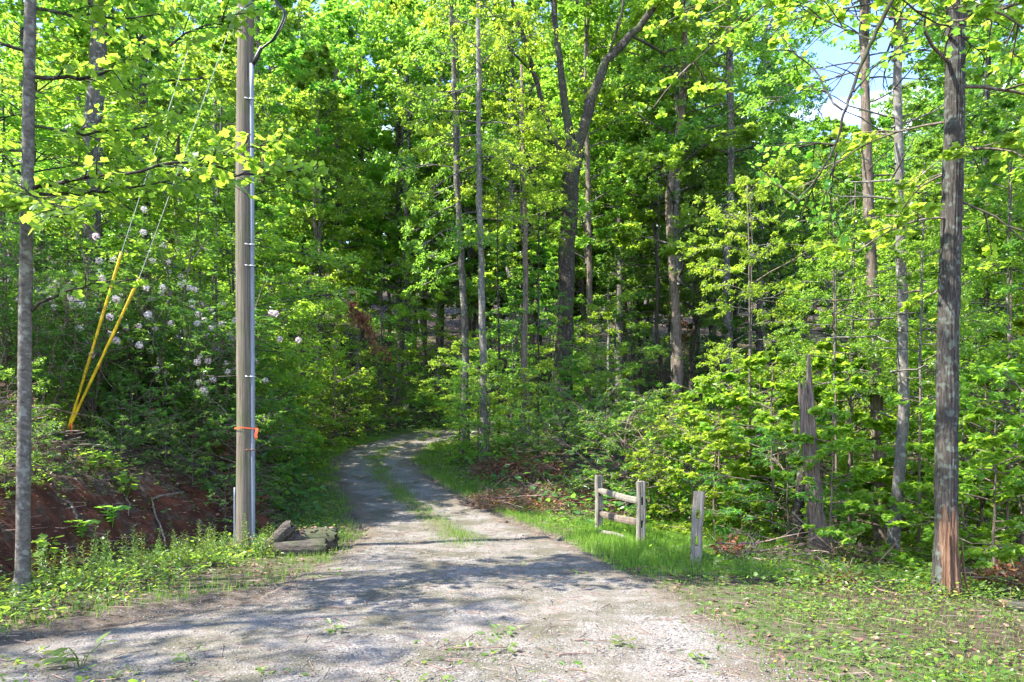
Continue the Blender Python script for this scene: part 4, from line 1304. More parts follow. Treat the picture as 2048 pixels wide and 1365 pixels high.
def rail_mesh(p0, p1, h, t, seed):
    m = MB()
    p0 = np.array(p0, float); p1 = np.array(p1, float)
    n = 22
    s = np.linspace(0, 1, n)
    T = nrm(p1 - p0); A = nrm(np.cross(T, UP)); B = np.cross(A, T)
    ring = np.array([(-.5, -.35), (-.15, -.52), (.3, -.45), (.5, -.1), (.42, .38), (0, .52), (-.42, .4)])
    V = []
    for i in range(n):
        f = min(1, .55 + 4 * min(s[i], 1 - s[i]))
        c = p0 + (p1 - p0) * s[i] + B * .012 * sin(s[i] * 5 + seed)
        for a, b in ring:
            k = 1 + .10 * wav(a * 3, b * 3, s[i] * 5, 2, seed, 4)
            V.append(c + A * a * t * f * k + B * b * h * f * k)
    k = len(ring)
    i = np.arange(n - 1)[:, None] * k; j = np.arange(k)[None]; j2 = (j + 1) % k
    m.add(np.array(V), np.stack([i + j, i + j2, i + k + j2, i + k + j], -1).reshape(-1, 4), 0, False)
    m.f.append((np.array([list(range(k - 1, -1, -1))]), 0, False))
    m.f.append((np.array([[(n - 1) * k + q for q in range(k)]]), 0, False))
    return m


Y1, Y2, Y3 = 14.3, 12.46, 10.3
x1, x2, x3 = Xat(1198, Y1), Xat(1282, Y2), Xat(1394, Y3)
z1, z2, z3 = ground_z(x1, Y1), ground_z(x2, Y2), ground_z(x3, Y3)
fr = thing("split_rail_fence", "short grey split-rail fence section with two posts and two rails beside the drive", "fence", (x1, Y1, z1))
o = obj("post", post_mesh(1.08, .145, .115, 1).mesh("post", FENCE_WOOD), fr); o.rotation_euler = (0, 0, .25)
o = obj("post", post_mesh(1.07, .150, .12, 2).mesh("post", FENCE_WOOD), fr, loc=(x2 - x1, Y2 - Y1, z2 - z1)); o.rotation_euler = (0, 0, .12)
d21 = np.array([x2 - x1, Y2 - Y1, z2 - z1])
for (pa, pb, hh, sd_) in [((1196, 982), (1283, 1003), .115, 1), ((1200, 1027), (1283, 1048), .125, 3)]:
    A_ = at(*pa, Y1 - .02) - np.array([x1, Y1, z1]); B_ = at(*pb, Y2 + .02) - np.array([x1, Y1, z1])
    A_[1] -= .06
    o = obj("rail", None, fr)
    bpy.data.objects.remove(o)
    mm = rail_mesh((0, 0, 0), B_ - A_, hh, .06, sd_)
    obj("rail", mm.mesh("rail", DEAD_WOOD if sd_ == 3 else FENCE_WOOD), fr, loc=tuple(A_))
fp = obj("fence_post", post_mesh(1.03, .16, .13, 4, lean=(.05, -.01)).mesh("fence_post", FENCE_WOOD), loc=(x3 - .02, Y3, z3), label="lone leaning fence post with two mortise holes, nearest to the camera", category="fence post")
fp.rotation_euler = (0, 0, -.3)
ra, rb = at(1196, 1069, 13.6), at(1252, 1085, 12.9)
ra[2] = ground_z(ra[0], ra[1]) + .10; rb[2] = ground_z(rb[0], rb[1]) + .07
obj("fallen_rail", rail_mesh((0, 0, 0), rb - ra, .07, .06, 5).mesh("fallen_rail", FENCE_WOOD), loc=tuple(ra), label="broken rail piece lying in the grass below the fence section", category="fence rail")


# ------------------------------------------------------------------ logs
OLDLOG = bark_mat("old_log_wood", (.016, .013, .011), (.06, .05, .041), (.17, .15, .13), .12, (7, 60, 60), 1.0, (.20, .24, .17), .4)


def log(name, label, p0, p1, r, seed, mat=OLDLOG, hollow=False, cat="log", r1=None, cutmat=CUT):
    rng = np.random.default_rng(seed)
    p0 = np.array(p0, float); p1 = np.array(p1, float)
    n, k = 30, 48
    s = np.linspace(0, 1, n)
    T = nrm(p1 - p0); A = nrm(np.cross(T, UP)); B = np.cross(A, T)
    th = np.linspace(0, 2 * pi, k, endpoint=False)
    S_, TH = np.meshgrid(s, th, indexing='ij')
    rr = np.interp(S_, [0, 1], [r, r1 or r]) * (1 + .06 * wav(np.cos(TH) * 2, np.sin(TH) * 2, S_ * 4, 1.5, seed, 5) + .05 * np.abs(np.sin(7 * TH + S_ * 3)) + .04 * wav(np.cos(TH) * 7, np.sin(TH) * 7, S_ * 3, 2, seed + 4, 6))
    lenw = .05 * wav(np.cos(TH) * 3, np.sin(TH) * 3, 0, 2, seed + 7, 6) * np.abs(2 * S_ - 1) ** 8
    c = p0[None, None] + (p1 - p0) * S_[..., None] + lenw[..., None] * T
    rr = rr * (1 - .16 * np.abs(2 * S_ - 1) ** 10 * (.5 + .5 * wav(np.cos(TH) * 2, np.sin(TH) * 2, S_ * 0, 2, seed + 2, 4)))
    V = c + rr[..., None] * (np.cos(TH)[..., None] * A + np.sin(TH)[..., None] * B)
    m = MB()
    i = np.arange(n - 1)[:, None] * k; j = np.arange(k)[None]; j2 = (j + 1) % k
    m.add(V, np.stack([i + j, i + j2, i + k + j2, i + k + j], -1).reshape(-1, 4))
    base = np.array([0, 0, 0])
    root = thing(name, label, cat, tuple(p0))
    mm = m.mesh("bark", mat)
    o = obj("bark", mm, root); o.location = tuple(-p0)
    for end, row in (("cut_end", V[0]), ("cut_end", V[-1])):
        e = MB()
        cc = row.mean(0)
        dirn = -T if row is V[0] or np.allclose(row, V[0]) else T
        inner = cc + (row - cc) * .97 + dirn * .003
        W = np.concatenate([inner, cc[None] + dirn * .006])
        jj = np.arange(k); q = np.stack([jj, (jj + 1) % k, np.full(k, k)], -1)
        if np.allclose(row, V[0]): q = q[:, ::-1]
        e.add(W, q, 0, False)
        o = obj(end, e.mesh(end, cutmat), root); o.location = tuple(-p0)
    return root


def gp(px, Y, up):
    X = Xat(px, Y); return (X, Y, ground_z(X, Y) + up)


log("rotten_log", "half-rotted grey log with a dark sawn end lying beside the foot of the pole", gp(545, 11.25, .07), gp(652, 11.35, .10), .12, 1, cutmat=BARK_DARK, r1=.14)
log("rotten_log", "second grey weathered log lying behind the half-rotted log by the drive", gp(562, 11.75, .16), gp(674, 11.8, .18), .13, 2, cutmat=BARK_DARK, r1=.19)
log("log_chunk", "short mossy log piece propped at a slant on the two grey logs by the pole", gp(528, 11.4, .05), gp(584, 11.6, .43), .085, 3, r1=.11, cutmat=BARK_DARK)
log("cut_log", "pale cut log with a sawn end lying on the bank behind the laurels", gp(120, 16.6, .30), gp(304, 15.6, .30), .21, 4)
log("fallen_log", "dark rotting log on top of the clay bank left of the pole", gp(322, 13.3, .16), gp(448, 13.7, .14), .11, 5, BARK_DARK, cutmat=BARK_DARK)
log("fallen_log", "short grey log lying on the ground right of the big lichened oak", gp(1905, 9.6, .14), gp(1995, 9.4, .14), .085, 6)
log("fallen_log", "pale log end at the right edge nearest the camera", gp(2010, 8.1, .05), gp(2110, 8.0, .05), .06, 7)

# exposed roots on the clay
rng = np.random.default_rng(9)
RT = [("long pale exposed root curling down the clay bank", [(400 / 1606 * 400 + 100 + 170, 985), (305, 1000), (312, 1030), (325, 1060), (333, 1085), (330, 1100)], .022),
      ("short dark exposed root on the clay bank right of the slim grey tree", [(125, 1000), (140, 1010), (152, 1025), (157, 1042)], .03),
      ("thin exposed root hanging near the top of the clay bank", [(222, 985), (250, 990), (262, 1010), (258, 1035)], .015)]
for lab, pts, r in RT:
    q = []
    for px, py in pts:
        # march out to the surface
        Y = 6.0
        while Y < 20:
            p = at(px, py, Y)
            if p[2] < float(height(p[0], p[1])) + .02: break
            Y += .03
        q.append(p + np.array([0, -.03, .02]))
    q = np.array(q)
    i = np.linspace(0, len(q) - 1, 24)
    q = np.stack([np.interp(i, np.arange(len(q)), q[:, c]) for c in range(3)], 1) + rng.normal(0, .008, (24, 3))
    m = MB(); m.tube(q - q[0], r * np.linspace(1, .45, 24), 7, jit=.08)
    obj("exposed_root", m.mesh("exposed_root", ROOT), loc=tuple(q[0]), label=lab, category="root")


# ------------------------------------------------------------------ brush piles, dead foliage
def brush(name, label, cx, cy, rx, ry, h, nst, nlf, seed, leafmat=LEAF_DEAD, cat="brush pile", ls=.10):
    rng = np.random.default_rng(seed)
    m = MB(); z0 = ground_z(cx, cy)
    for i in range(nst):
        a = rng.uniform(0, 6.28); rr = np.sqrt(rng.uniform(0, 1))
        x, y = rx * rr * cos(a), ry * rr * sin(a)
        l = rng.uniform(.4, 1.5); az = rng.uniform(0, 6.28); el = rng.normal(.1, .28)
        d = np.array([cos(az) * cos(el), sin(az) * cos(el), sin(el)])
        zc = float(height(cx + x, cy + y)) - z0 + rng.uniform(.02, h * (1 - rr * .6))
        s = np.linspace(-.5, .5, 7)[:, None]
        q = np.array([x, y, zc]) + s * l * d + np.cumsum(rng.normal(0, .025, (7, 3)), 0)
        m.tube(q, rng.uniform(.004, .015) * np.linspace(1, .35, 7), 4, cap=False)
        for _ in range(2):
            k = rng.integers(2, 6); d2 = nrm(d + rng.normal(0, .7, 3))
            m.tube(np.stack([q[k], q[k] + d2 * l * .3]), np.array([.004, .0015]), 3, cap=False)
    n = nlf
    a = rng.uniform(0, 6.28, n); rr = np.sqrt(rng.uniform(0, 1, n))
    x, y = rx * rr * np.cos(a), ry * rr * np.sin(a)
    zc = height(cx + x, cy + y) - z0 + rng.uniform(0, 1, n) ** 1.3 * h * (1 - rr * .5)
    m.leaves(np.stack([x, y, zc], 1), rng.normal(0, 1, (n, 3)) * [1, 1, .6], rng.normal(0, 1, (n, 3)), ls * rng.uniform(.5, 1.2, n), 'oval', 1)
    return obj(name, m.mesh(name, [TWIG, leafmat]), loc=(cx, cy, z0), label=label, category=cat)


brush("brush_pile", "tangled pile of dead branches and reddish brown leaves beside the drive before the fence", Xat(1090, 17.6), 17.6, 1.9, 1.0, .55, 190, 2600, 1, ls=.075)
brush("brush_pile", "heap of pale branches and brown leaves under the forked tree", Xat(1040, 21.5), 21.5, 1.5, 1.0, .75, 130, 1500, 2, ls=.09)
brush("brush_pile", "heap of dark branches above the upper drive in the woods", Xat(1290, 28.5), 28.5, 2.2, 1.2, 1.2, 160, 1000, 3, ls=.12)
brush("brush_pile", "tangle of pale bare twigs under the shrubs near the broken snag", Xat(1640, 10.5), 10.5, 1.4, .5, .45, 45, 160, 4, LITTER)
brush("brush_pile", "reddish brown branch heap behind the pole on the bank", Xat(455, 15.2), 15.2, .8, .6, .8, 80, 900, 5)
brush("dead_shrub", "clump of curled rust-red dead leaves at the right edge by the grey log", Xat(2020, 9.2), 9.2, .40, .3, .42, 26, 330, 6, cat="dead shrub", ls=.11)
brush("dead_shrub", "small clump of rust-red dead leaves right of the lone fence post", Xat(1462, 10.9), 10.9, .22, .2, .40, 14, 150, 7, cat="dead shrub", ls=.11)
brush("dead_shrub", "low clump of brown dead leaves in the weeds left of the big lichened oak", Xat(1700, 8.9), 8.9, .22, .16, .20, 12, 120, 8, cat="dead shrub", ls=.09)
brush("twig_tangle", "tangle of bare grey twigs behind the slim smooth tree at the left edge", Xat(20, 11.0), 11.0, .9, .6, 1.1, 60, 260, 9, LITTER, cat="twigs")
brush("brush_pile", "heap of dead pine brush with rusty needles below the bowed brown trunk", Xat(1500, 27), 27, 2.0, 1.0, 1.9, 150, 1700, 12, ls=.12)


def dead_bough(label, px, py, Y, L, n, seed, dirx):
    """a snapped bough hanging down, its withered leaves drooping in uneven bunches"""
    rng = np.random.default_rng(seed)
    c = at(px, py, Y); m = MB()
    s = np.linspace(0, 1, 10)
    main = np.stack([dirx * L * (s - .3), .15 * L * np.sin(s * 3), L * (.75 - .5 * s - .7 * s ** 2)], 1)
    m.tube(main, .022 * (1 - .8 * s), 5, cap=False)
    P, D = [], []
    for i in range(16):
        q0 = main[rng.integers(2, 10)]; l = L * rng.uniform(.2, .55)
        d = nrm(np.array([dirx * .4, 0, -.5]) + rng.normal(0, .55, 3))
        m.tube(np.stack([q0, q0 + d * l * .6, q0 + d * l - UP * l * .25]), np.array([.008, .006, .002]), 4, cap=False)
        k = n // 16
        t = rng.uniform(.25, 1, (k, 1))
        P.append(q0 + t * l * d - UP * .25 * l * t ** 2 + rng.normal(0, .07, (k, 3))); D.append(nrm(rng.normal(0, .45, (k, 3)) - UP))
    P = np.concatenate(P); D = np.concatenate(D)
    m.leaves(P, D, rng.normal(0, 1, P.shape), .12 * rng.uniform(.5, 1.2, len(P)), 'oval', 1)
    obj("dead_bough", m.mesh("dead_bough", [TWIG, LEAF_DEAD]), loc=tuple(c), label=label, category="dead branch")


dead_bough("drooping bough of dark red dead leaves left of the bend, high above the drive", 700, 650, 22.8, 1.15, 560, 1, 1)
dead_bough("long bough of pinkish brown dead leaves hanging along a grey trunk beyond the bend", 1352, 640, 32.4, 1.6, 300, 3, .25)

# ------------------------------------------------------------------ individual weeds
def weed_mesh(seed, H, spike=True):
    rng = np.random.default_rng(seed)
    m = MB(); st = ([], [], [], [])
    for b in range(3 if spike else 4):
        h = H * rng.uniform(.65, 1) if b else H
        a = rng.uniform(0, 6.28)
        top = np.array([cos(a) * .08 * h, sin(a) * .08 * h, h])
        s = np.linspace(0, 1, 6)
        q = s[:, None] * top + np.array([cos(a), sin(a), 0]) * .03 * b
        m.tube(q, .004 * (1 - .6 * s), 4, 0, cap=False)
        n = int(60 * h)
        uu = np.linspace(.12, 1, n) ** .9
        az = np.arange(n) * 2.4
        pos = q[0] + uu[:, None] * (top)
        dl = np.stack([np.cos(az), np.sin(az), rng.uniform(.2, .9, n)], 1)
        st[0].append(pos); st[1].append(dl); st[2].append(UP + rng.normal(0, .3, (n, 3))); st[3].append(.085 * (1.15 - .75 * uu) * rng.uniform(.7, 1.2, n))
    m.leaves(*[np.concatenate(x) for x in st], 'lance', 1)
    return m.mesh("weed", [WEED, WEED])


WD = [weed_mesh(1, .60), weed_mesh(2, .48), weed_mesh(3, .36)]
rng = np.random.default_rng(33)
GW = "tall spiky weeds growing along the foot of the clay bank"
spots = [(60, 8.2), (130, 8.3), (215, 9.9), (310, 9.9), (425, 11.0), (460, 11.0), (495, 11.0), (200, 9.6), (222, 9.3), (262, 9.5), (284, 9.9), (300, 9.2), (345, 10.2), (358, 9.8), (378, 10.3), (392, 10.0), (408, 10.8), (432, 10.6), (448, 11.2), (478, 11.1), (523, 11.0), (532, 11.2), (540, 10.9), (240, 8.9),
         (150, 8.7), (100, 8.4), (320, 9.0), (205, 9.0), (365, 10.4), (512, 11.3), (180, 8.6), (270, 9.0), (415, 10.2), (90, 8.9)]
for i, (px, Y) in enumerate(spots):
    X = Xat(px, Y)
    o = obj("spiky_weed", WD[i % 3], loc=(X, Y, ground_z(X, Y)), label="spiky pale green weed standing at the foot of the clay bank", category="weed", group=GW)
    s = rng.uniform(.75, 1.15); o.scale = (s, s, s); o.rotation_euler = (rng.normal(0, .08), rng.normal(0, .08), rng.uniform(0, 6))


# small broadleaf plants told apart on the bank and the foreground
def rosette(seed, n, ls, H, tpl='oval', mat=LEAF_BRIGHT):
    rng = np.random.default_rng(seed)
    m = MB()
    az = rng.uniform(0, 6.28, n)
    p = np.stack([np.cos(az) * rng.uniform(0, .12, n), np.sin(az) * rng.uniform(0, .12, n), rng.uniform(.3, 1, n) * H], 1)
    for q in p[::2]:
        m.tube(np.stack([np.array([0, 0, -.02]), q * [.4, .4, .6], q]), .003, 3, cap=False)
    m.leaves(p, np.stack([np.cos(az), np.sin(az), rng.normal(.05, .3, n)], 1), UP + rng.normal(0, .35, (n, 3)), ls * rng.uniform(.6, 1.2, n), tpl, 0)
    return m.mesh("seedling", [mat])


RS = [rosette(1, 16, .13, .28, 'lobed'), rosette(2, 9, .10, .12, 'oval', WEED), rosette(3, 20, .14, .35, 'lobed'), rosette(4, 8, .055, .04, 'lance', WEED)]
BK = [("bright maple seedling standing out on the dark clay bank", 255, 985, 2, 1.1), ("bright seedling low on the clay bank", 225, 1038, 0, 1.1), ("pale seedling at the top of the clay bank", 190, 925, 0, 1.0),
      ("yellow-green broadleaf seedling right of the orange stake", 225, 930, 2, .9), ("small shrubby seedling in front of the clay", 165, 1070, 0, 1.0), ("seedling with yellow leaves below the dark fallen log", 398, 950, 0, .8),
      ("heart-leaved seedling on the bank under the cut log", 275, 880, 0, 1.0), ("heart-leaved seedling left of the dark fallen log", 322, 885, 0, .9), ("maple seedling right of the slim grey trunk's foot", 95, 1110, 2, .9)]
for lab, px, py, k, s in BK:
    Y = 6.0
    while Y < 20:
        p = at(px, py, Y)
        if p[2] < float(height(p[0], p[1])) + .12: break
        Y += .05
    o = obj("seedling", RS[k], loc=(p[0], p[1], ground_z(p[0], p[1])), label=lab, category="seedling"); o.scale = (s, s, s)
FG = [(160, 1340, 1.5), (1010, 1275, .7), (1245, 1300, 0), (1395, 1330, 0), (670, 1270, 0), (1010, 1310, 0), (1490, 1250, 0), (380, 1330, 0), (1660, 1290, 0), (1730, 1320, 0)]
for px, py, s in FG:
    Y = EYE * F / (py - 900); X = Xat(px, Y); s = s or .8
    o = obj("seedling", RS[1], loc=(X, Y, ground_z(X, Y) + .01), label="small green seedling growing through the gravel in the foreground", category="seedling", group="seedlings in the foreground gravel")
    o.scale = (s, s, s); o.rotation_euler = (0, 0, px)

# fallen sticks on the gravel
rng = np.random.default_rng(4)
for lab, x0_, y0_, x1_, y1_ in [("thin straight stick lying on the gravel in the middle foreground", 885, 1307, 1010, 1303), ("short dark stick right of centre on the gravel", 1150, 1288, 1222, 1290), ("bent brown stick on the gravel below the short dark stick", 1115, 1318, 1190, 1316),
                                ("dark stick left on the gravel near the log", 615, 1165, 700, 1155)]:
    Ya_, Yb_ = EYE * F / (y0_ - 900), EYE * F / (y1_ - 900)
    a = np.array([Xat(x0_, Ya_), Ya_, ground_z(0, Ya_) + .035]); b = np.array([Xat(x1_, Yb_), Yb_, ground_z(0, Yb_) + .035])
    q = np.linspace(a, b, 9) + rng.normal(0, .008, (9, 3)) * [1, 1, .3]
    m = MB(); m.tube(q - a, np.linspace(.008, .004, 9), 6)
    obj("stick", m.mesh("stick", TWIG), loc=tuple(a), label=lab, category="stick")

# ------------------------------------------------------------------ stuff: grass, ground cover, litter, gravel
rng = np.random.default_rng(90)


def scatter(n, x0, x1, y0, y1, dens, power=1.0):
    """rejection scatter with density function, thinner with distance"""
    y = y0 + (y1 - y0) * rng.uniform(0, 1, n) ** power
    x = rng.uniform(x0, x1, n)
    w = dens(x, y)
    k = rng.uniform(0, 1, n) < w
    return x[k], y[k]


def bank_d(x, y):
    return np.interp(y, TOE_Y, TOE_X) - x


def clump(x, y, f=1.2, k=0, lo=-.2, hi=.5):
    return sm(lo, hi, wav(x, y, 0, f, k, 6))


def dens_grass(x, y):
    s = road_sd(x, y)
    bd = bank_d(x, y)
    verge = sm(-1.3, -.35, s) * (1 - sm(.05, .45, s)) * (1 - sm(-.3, .2, bd)) * (.3 + .7 * sm(9, 15, y)) * (.35 + .65 * clump(x, y, 1.6, 1))
    fence = sm(.85, 1.35, x) * (1 - sm(3.4, 4.6, x)) * sm(9.3, 10.2, y) * (1 - sm(14, 16.5, y)) * (1 - sm(-.05, .12, s))
    jc = np.argmin(np.abs(y[:, None] - ((EL + ER) / 2)[None, :, 1]), 1)
    Cc = ((EL + ER) / 2)[jc, 0]
    centre = np.exp(-((x - Cc) / .27) ** 2) * sm(11.6, 13, y) * (1 - sm(26, 29, y)) * (.45 + .55 * clump(x, y, 2.2, 4))
    right = sm(1.3, 2.2, x) * (1 - sm(9.5, 10.5, y)) * (1 - sm(.1, .9, s)) * .95 * (.45 + .55 * clump(x, y, 1.8, 6))
    return np.clip(np.maximum.reduce([verge, fence * 1.0, centre, right]), 0, 1)


x, y = scatter(460000, -9, 7, 5.0, 30, dens_grass, 1.0)
n = len(x)
m = MB()
hgt = rng.uniform(.04, .14, n) * np.where((x > 1.3) & (y < 9.3), .55, 1) * (1 + .5 * sm(1, 1.6, x) * sm(9.5, 11, y) * (1 - sm(15, 16, y)))
az = rng.uniform(0, 6.28, n)
D_ = np.stack([np.cos(az) * .35, np.sin(az) * .35, np.ones(n)], 1)
N_ = np.stack([np.cos(az + rng.normal(0, .5, n)), np.sin(az + .3), np.full(n, -.25)], 1)
jx = road_sd(x, y)
m.leaves(np.stack([x, y, height(x, y) + np.where(jx > 0, .01, -.01)], 1), D_, N_, hgt, 'blade', 0)
obj("grass", m.mesh("grass", GRASS), kind="stuff", label="fresh green grass on the verges, the drive's centre strip and round the fence", category="grass")


def dens_cover(x, y):
    s = road_sd(x, y); bd = bank_d(x, y)
    leftweeds = sm(-1.6, -.9, -bd * -1) * 0
    l = (x < -1) * sm(-1.9, -.9, bd) * (1 - sm(.0, .5, bd)) * (1 - sm(.15, .7, s)) * (1 - sm(13, 15, y)) * 1.0
    r = sm(1.2, 3.4, x) * (1 - sm(9.0, 13, y)) * (1 - sm(.1, 1.3, s)) * (.14 + .86 * clump(x, y, 1.3, 3, -.35, .4)) * (.75 + .25 * sm(6, 8, y))
    r2 = sm(2.3, 3.4, x) * sm(8.3, 9.3, y) * (1 - sm(16, 22, y)) * .75 * (.35 + .65 * clump(x, y, 1.0, 7))
    bank = sm(.7, 1.4, bd) * (1 - sm(8, 14, bd)) * .95 * (.3 + .7 * clump(x, y, 1.4, 8)) * (1 - sm(20, 30, y) * .6)
    bankface = sm(0, .3, bd) * (1 - sm(1, 1.4, bd)) * .32 * clump(x, y, 1.6, 10, -.3, .6)
    verge = sm(-2.6, -.8, s) * (1 - sm(-.2, .0, s)) * sm(13, 15, y) * .55 * clump(x, y, 1.3, 2)
    road = sm(0, .3, s) * clump(x, y, .9, 5, .0, .8) * .13 * (y < 11)
    return np.clip(np.maximum.reduce([l, r, r2, bank, bankface, verge, road]), 0, 1)


x, y = scatter(150000, -16, 12, 4.3, 34, dens_cover, 1.35)
sdv = road_sd(x, y)
n = len(x)
hh = rng.uniform(.02, .22, n) * np.where((y < 7.8) & (x > 0), .42, 1) * np.where((x < 0) & (y < 13), .7, 1) * np.where(sdv > -.1, .35, 1)
m = MB()
K = 3
idx = np.repeat(np.arange(n), K)
az = rng.uniform(0, 6.28, n * K)
pos = np.stack([x[idx] + rng.normal(0, .045, n * K), y[idx] + rng.normal(0, .045, n * K), height(x[idx], y[idx]) + hh[idx] * rng.uniform(.35, 1.1, n * K) + .01], 1)
ls = rng.uniform(.028, .072, n * K) * np.where((x[idx] > 0) & (y[idx] < 8.5), .72, 1)
Dc = np.stack([np.cos(az), np.sin(az), rng.normal(.15, .35, n * K)], 1)
Nc = UP + rng.normal(0, .45, (n * K, 3))
pick = rng.uniform(0, 1, n * K)
m.leaves(pos[pick < .6], Dc[pick < .6], Nc[pick < .6], ls[pick < .6], 'oval', 0)
m.leaves(pos[(pick >= .6) & (pick < .80)], Dc[(pick >= .6) & (pick < .80)], Nc[(pick >= .6) & (pick < .80)], ls[(pick >= .6) & (pick < .80)] * .9, 'round', 1)
kk = (pick >= .80) & (pick < .965)
m.leaves(pos[kk], Dc[kk], Nc[kk], ls[kk] * 1.7, 'lance', 2)
kk = pick >= .965
m.leaves(pos[kk], Dc[kk], Nc[kk], ls[kk] * 1.1, 'oval', 3)
obj("ground_cover", m.mesh("ground_cover", [WEED, LEAF_BRIGHT, LEAF_MID, YELLOWING]), kind="stuff", label="low leafy weeds covering the ground along both sides of the drive", category="weeds")

# undergrowth farther off in the wood
def dens_under(x, y):
    s = road_sd(x, y); bd = bank_d(x, y)
    return np.clip((1 - sm(-.8, -.2, s)) * (.25 + .75 * clump(x, y, .5, 6, -.3, .5)) * np.where(bd > 0, .9, .55), 0, 1)


x, y = scatter(90000, -40, 40, 15, 70, dens_under, 1.5)
n = len(x); K = 2
idx = np.repeat(np.arange(n), K)
az = rng.uniform(0, 6.28, n * K)
pos = np.stack([x[idx] + rng.normal(0, .15, n * K), y[idx] + rng.normal(0, .15, n * K), height(x[idx], y[idx]) + rng.uniform(.05, .7, n * K)], 1)
m = MB()
m.leaves(pos, np.stack([np.cos(az), np.sin(az), rng.normal(0, .3, n * K)], 1), UP + rng.normal(0, .5, (n * K, 3)), rng.uniform(.12, .26, n * K), 'oval', 0)
obj("undergrowth", m.mesh("undergrowth", [LEAF_DEEP]), kind="stuff", label="dark leafy undergrowth covering the forest floor", category="undergrowth")

# leaf litter
def dens_lit(x, y):
    s = road_sd(x, y); bd = bank_d(x, y)
    a = (1 - sm(-.3, .2, s)) * (.35 + .65 * clump(x, y, 1.1, 9)) * np.where((x > 1) & (y < 9), .35, 1)
    road = .10 + .40 * clump(x, y, .8, 11, .1, .8) * (y < 16)
    edge = .5 * np.exp(-((s) / .22) ** 2)
    patch = np.exp(-(((x + 4.0) / .8) ** 2 + ((y - 14.6) / 1.2) ** 2)) + np.exp(-(((x + 2.7) / .5) ** 2 + ((y - 12) / .9) ** 2))
    return np.clip(np.where(s > 0, road, a) + edge * .5 + patch, 0, 1)


x, y = scatter(75000, -12, 11, 4.3, 26, dens_lit, 1.3)
n = len(x)
az = rng.uniform(0, 6.28, n)
m = MB()
zz = height(x, y) + np.where(road_sd(x, y) > 0.05, .030, .012) + rng.uniform(0, .02, n)
lx = rng.uniform(Xat(575, 11.7), Xat(668, 11.7), 70)
x = np.concatenate([x, lx]); y = np.concatenate([y, rng.uniform(11.62, 11.9, 70)]); zz = np.concatenate([zz, rng.uniform(.30, .37, 70)])
az = np.concatenate([az, rng.uniform(0, 6.28, 70)]); n += 70
m.leaves(np.stack([x, y, zz], 1), np.stack([np.cos(az), np.sin(az), rng.normal(0, .2, n)], 1), UP + rng.normal(0, .4, (n, 3)), rng.uniform(.03, .085, n) * np.where(road_sd(x, y) > .1, .5, 1), 'oval', 0)
obj("leaf_litter", m.mesh("leaf_litter", [LITTER]), kind="stuff", label="brown dead leaves scattered over the ground and drive edges", category="leaf litter")

# twiglets
x, y = scatter(20000, -9, 8, 4.4, 18, lambda x, y: np.where(road_sd(x, y) > 0, .20 + .5 * clump(x, y, .8, 11, .0, .8), np.where(x > 1, .16, .4)), 1.3)
m = MB()
n = len(x)
az = rng.uniform(0, 6.28, n); l = rng.uniform(.04, .28, n)
p = np.stack([x, y, height(x, y) + .035], 1)
d = np.stack([np.cos(az), np.sin(az), rng.normal(0, .08, n)], 1)
side = np.stack([-np.sin(az), np.cos(az), np.zeros(n)], 1)
w = rng.uniform(.002, .005, n)[:, None]
V = np.stack([p - side * w, p + side * w, p + UP * w * 1.6, p + d * l[:, None] - side * w * .5, p + d * l[:, None] + side * w * .5, p + d * l[:, None] + UP * w], 1)
b = np.arange(n)[:, None] * 6
m.v.append(V.reshape(-1, 3)); m.n += 6 * n
for f in ((0, 3, 5, 2), (1, 2, 5, 4)):
    m.f.append((b + np.array(f)[None], 0, False))
obj("twig_debris", m.mesh("twig_debris", [TWIG]), kind="stuff", label="small broken twigs scattered over the gravel and verges", category="twigs")


# loose stones
def stone_mat():
    m, nt, out = newmat("loose_stone")
    g = N(nt, "ShaderNodeNewGeometry")
    r = ramp(nt, [(0, (.07, .066, .062)), (.4, (.13, .12, .112)), (.75, (.18, .165, .15)), (1, (.27, .25, .225))])
    nt.links.new(g.outputs["Random Per Island"], r.inputs[0])
    b = N(nt, "ShaderNodeBsdfPrincipled"); b.inputs["Roughness"].default_value = .85
    nt.links.new(r.outputs[0], b.inputs["Base Color"]); nt.links.new(b.outputs[0], out.inputs[0])
    return m


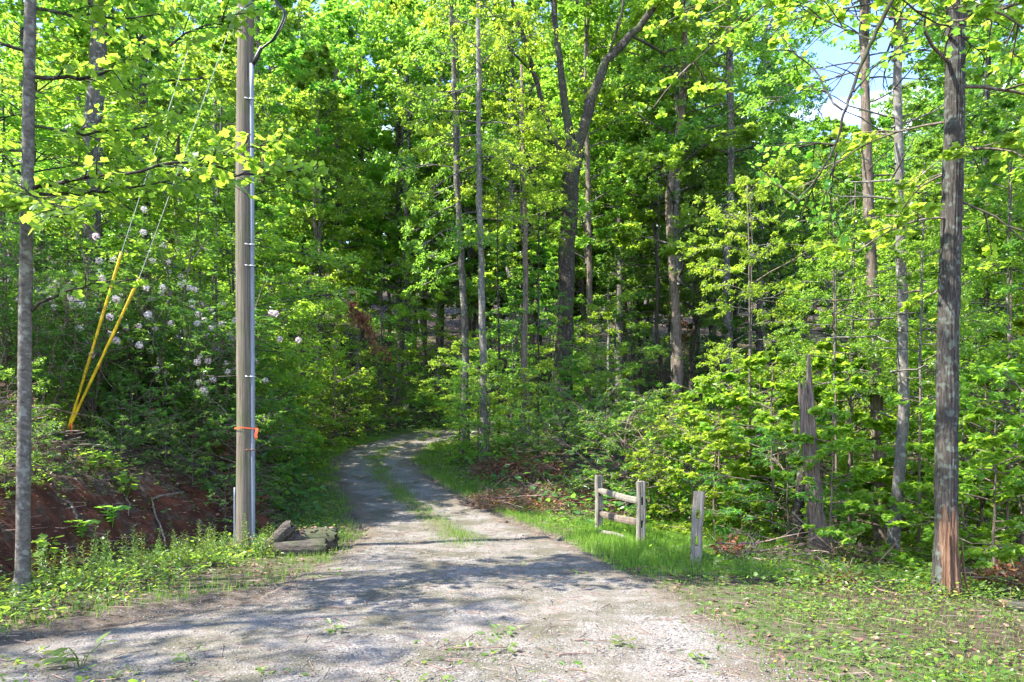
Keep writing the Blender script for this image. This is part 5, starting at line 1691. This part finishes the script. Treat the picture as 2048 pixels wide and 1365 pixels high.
x, y = scatter(60000, -6.5, 3.5, 4.3, 17, lambda x, y: sm(.0, .35, road_sd(x, y)) * (.35 + .65 * clump(x, y, 1.0, 13, -.5, .4)), 1.7)
n = len(x)
oct_ = np.array([[1, 0, 0], [0, 1, 0], [-1, 0, 0], [0, -1, 0], [0, 0, .8], [.1, .1, -.5]])
V = oct_[None] * (1 + .3 * rng.normal(0, 1, (n, 6, 1)).clip(-1, 1)) * rng.uniform(.003, .010, n)[:, None, None]
az = rng.uniform(0, 6.28, n); ca_, sa_ = np.cos(az)[:, None], np.sin(az)[:, None]
V = np.stack([V[..., 0] * ca_ - V[..., 1] * sa_, V[..., 0] * sa_ + V[..., 1] * ca_, V[..., 2]], -1)
V += np.stack([x, y, height(x, y) + .026], 1)[:, None]
m = MB(); m.v.append(V.reshape(-1, 3)); m.n += 6 * n
b = np.arange(n)[:, None] * 6
for f in ((0, 1, 4), (1, 2, 4), (2, 3, 4), (3, 0, 4), (1, 0, 5), (2, 1, 5), (3, 2, 5), (0, 3, 5)):
    m.f.append((b + np.array(f)[None], 0, False))
obj("loose_gravel", m.mesh("loose_gravel", [stone_mat()]), kind="stuff", label="loose grey crushed stones on the driveway", category="gravel")
print("objects", len(bpy.data.objects))

number_labels(("sapling", "sapling_shrub", "shrub", "understorey_tree", "seedling"), "%s, %s")

zones = [(-.70, -.45, "at the far left"), (-.45, -.33, "behind the utility pole"), (-.33, -.20, "between the pole and the bend"), (-.20, -.05, "above the drive's bend"), (-.05, .10, "behind the forked tree"),
         (.10, .22, "right of the forked tree"), (.22, .34, "behind the bowed brown trunk"), (.34, .52, "below the blue sky gap"), (.52, .80, "behind the big lichened oak")]
for o in list(scene.objects):
    if o.parent is None and o.name.split(".")[0] in ("forest_tree", "hemlock_tree"):
        a = o.location.x / o.location.y
        for lo, hi, w in zones:
            if lo <= a < hi:
                o["label"] = o["label"].replace(" in the wood behind the driveway bend", "").replace(" in the shaded wood", "").replace(" in the wood", "") + (" in the wood " if o.location.y < 55 else " far back in the wood ") + w
                o["group"] = o["group"].split(" filling")[0].split(" in the")[0] + (" " if o.location.y < 55 else " far back ") + w
weeds = sorted([o for o in scene.objects if o.name.split(".")[0] == "spiky_weed"], key=lambda o: o.location.x / o.location.y)
for i, o in enumerate(weeds):
    a = 1024 + F * o.location.x / o.location.y
    w = "right of the slim grey tree" if a < 235 else "in the middle of the clay bank's foot" if a < 380 else "left of the utility pole" if a < 485 else "beside the logs"
    o["label"] = "spiky pale green weed " + w
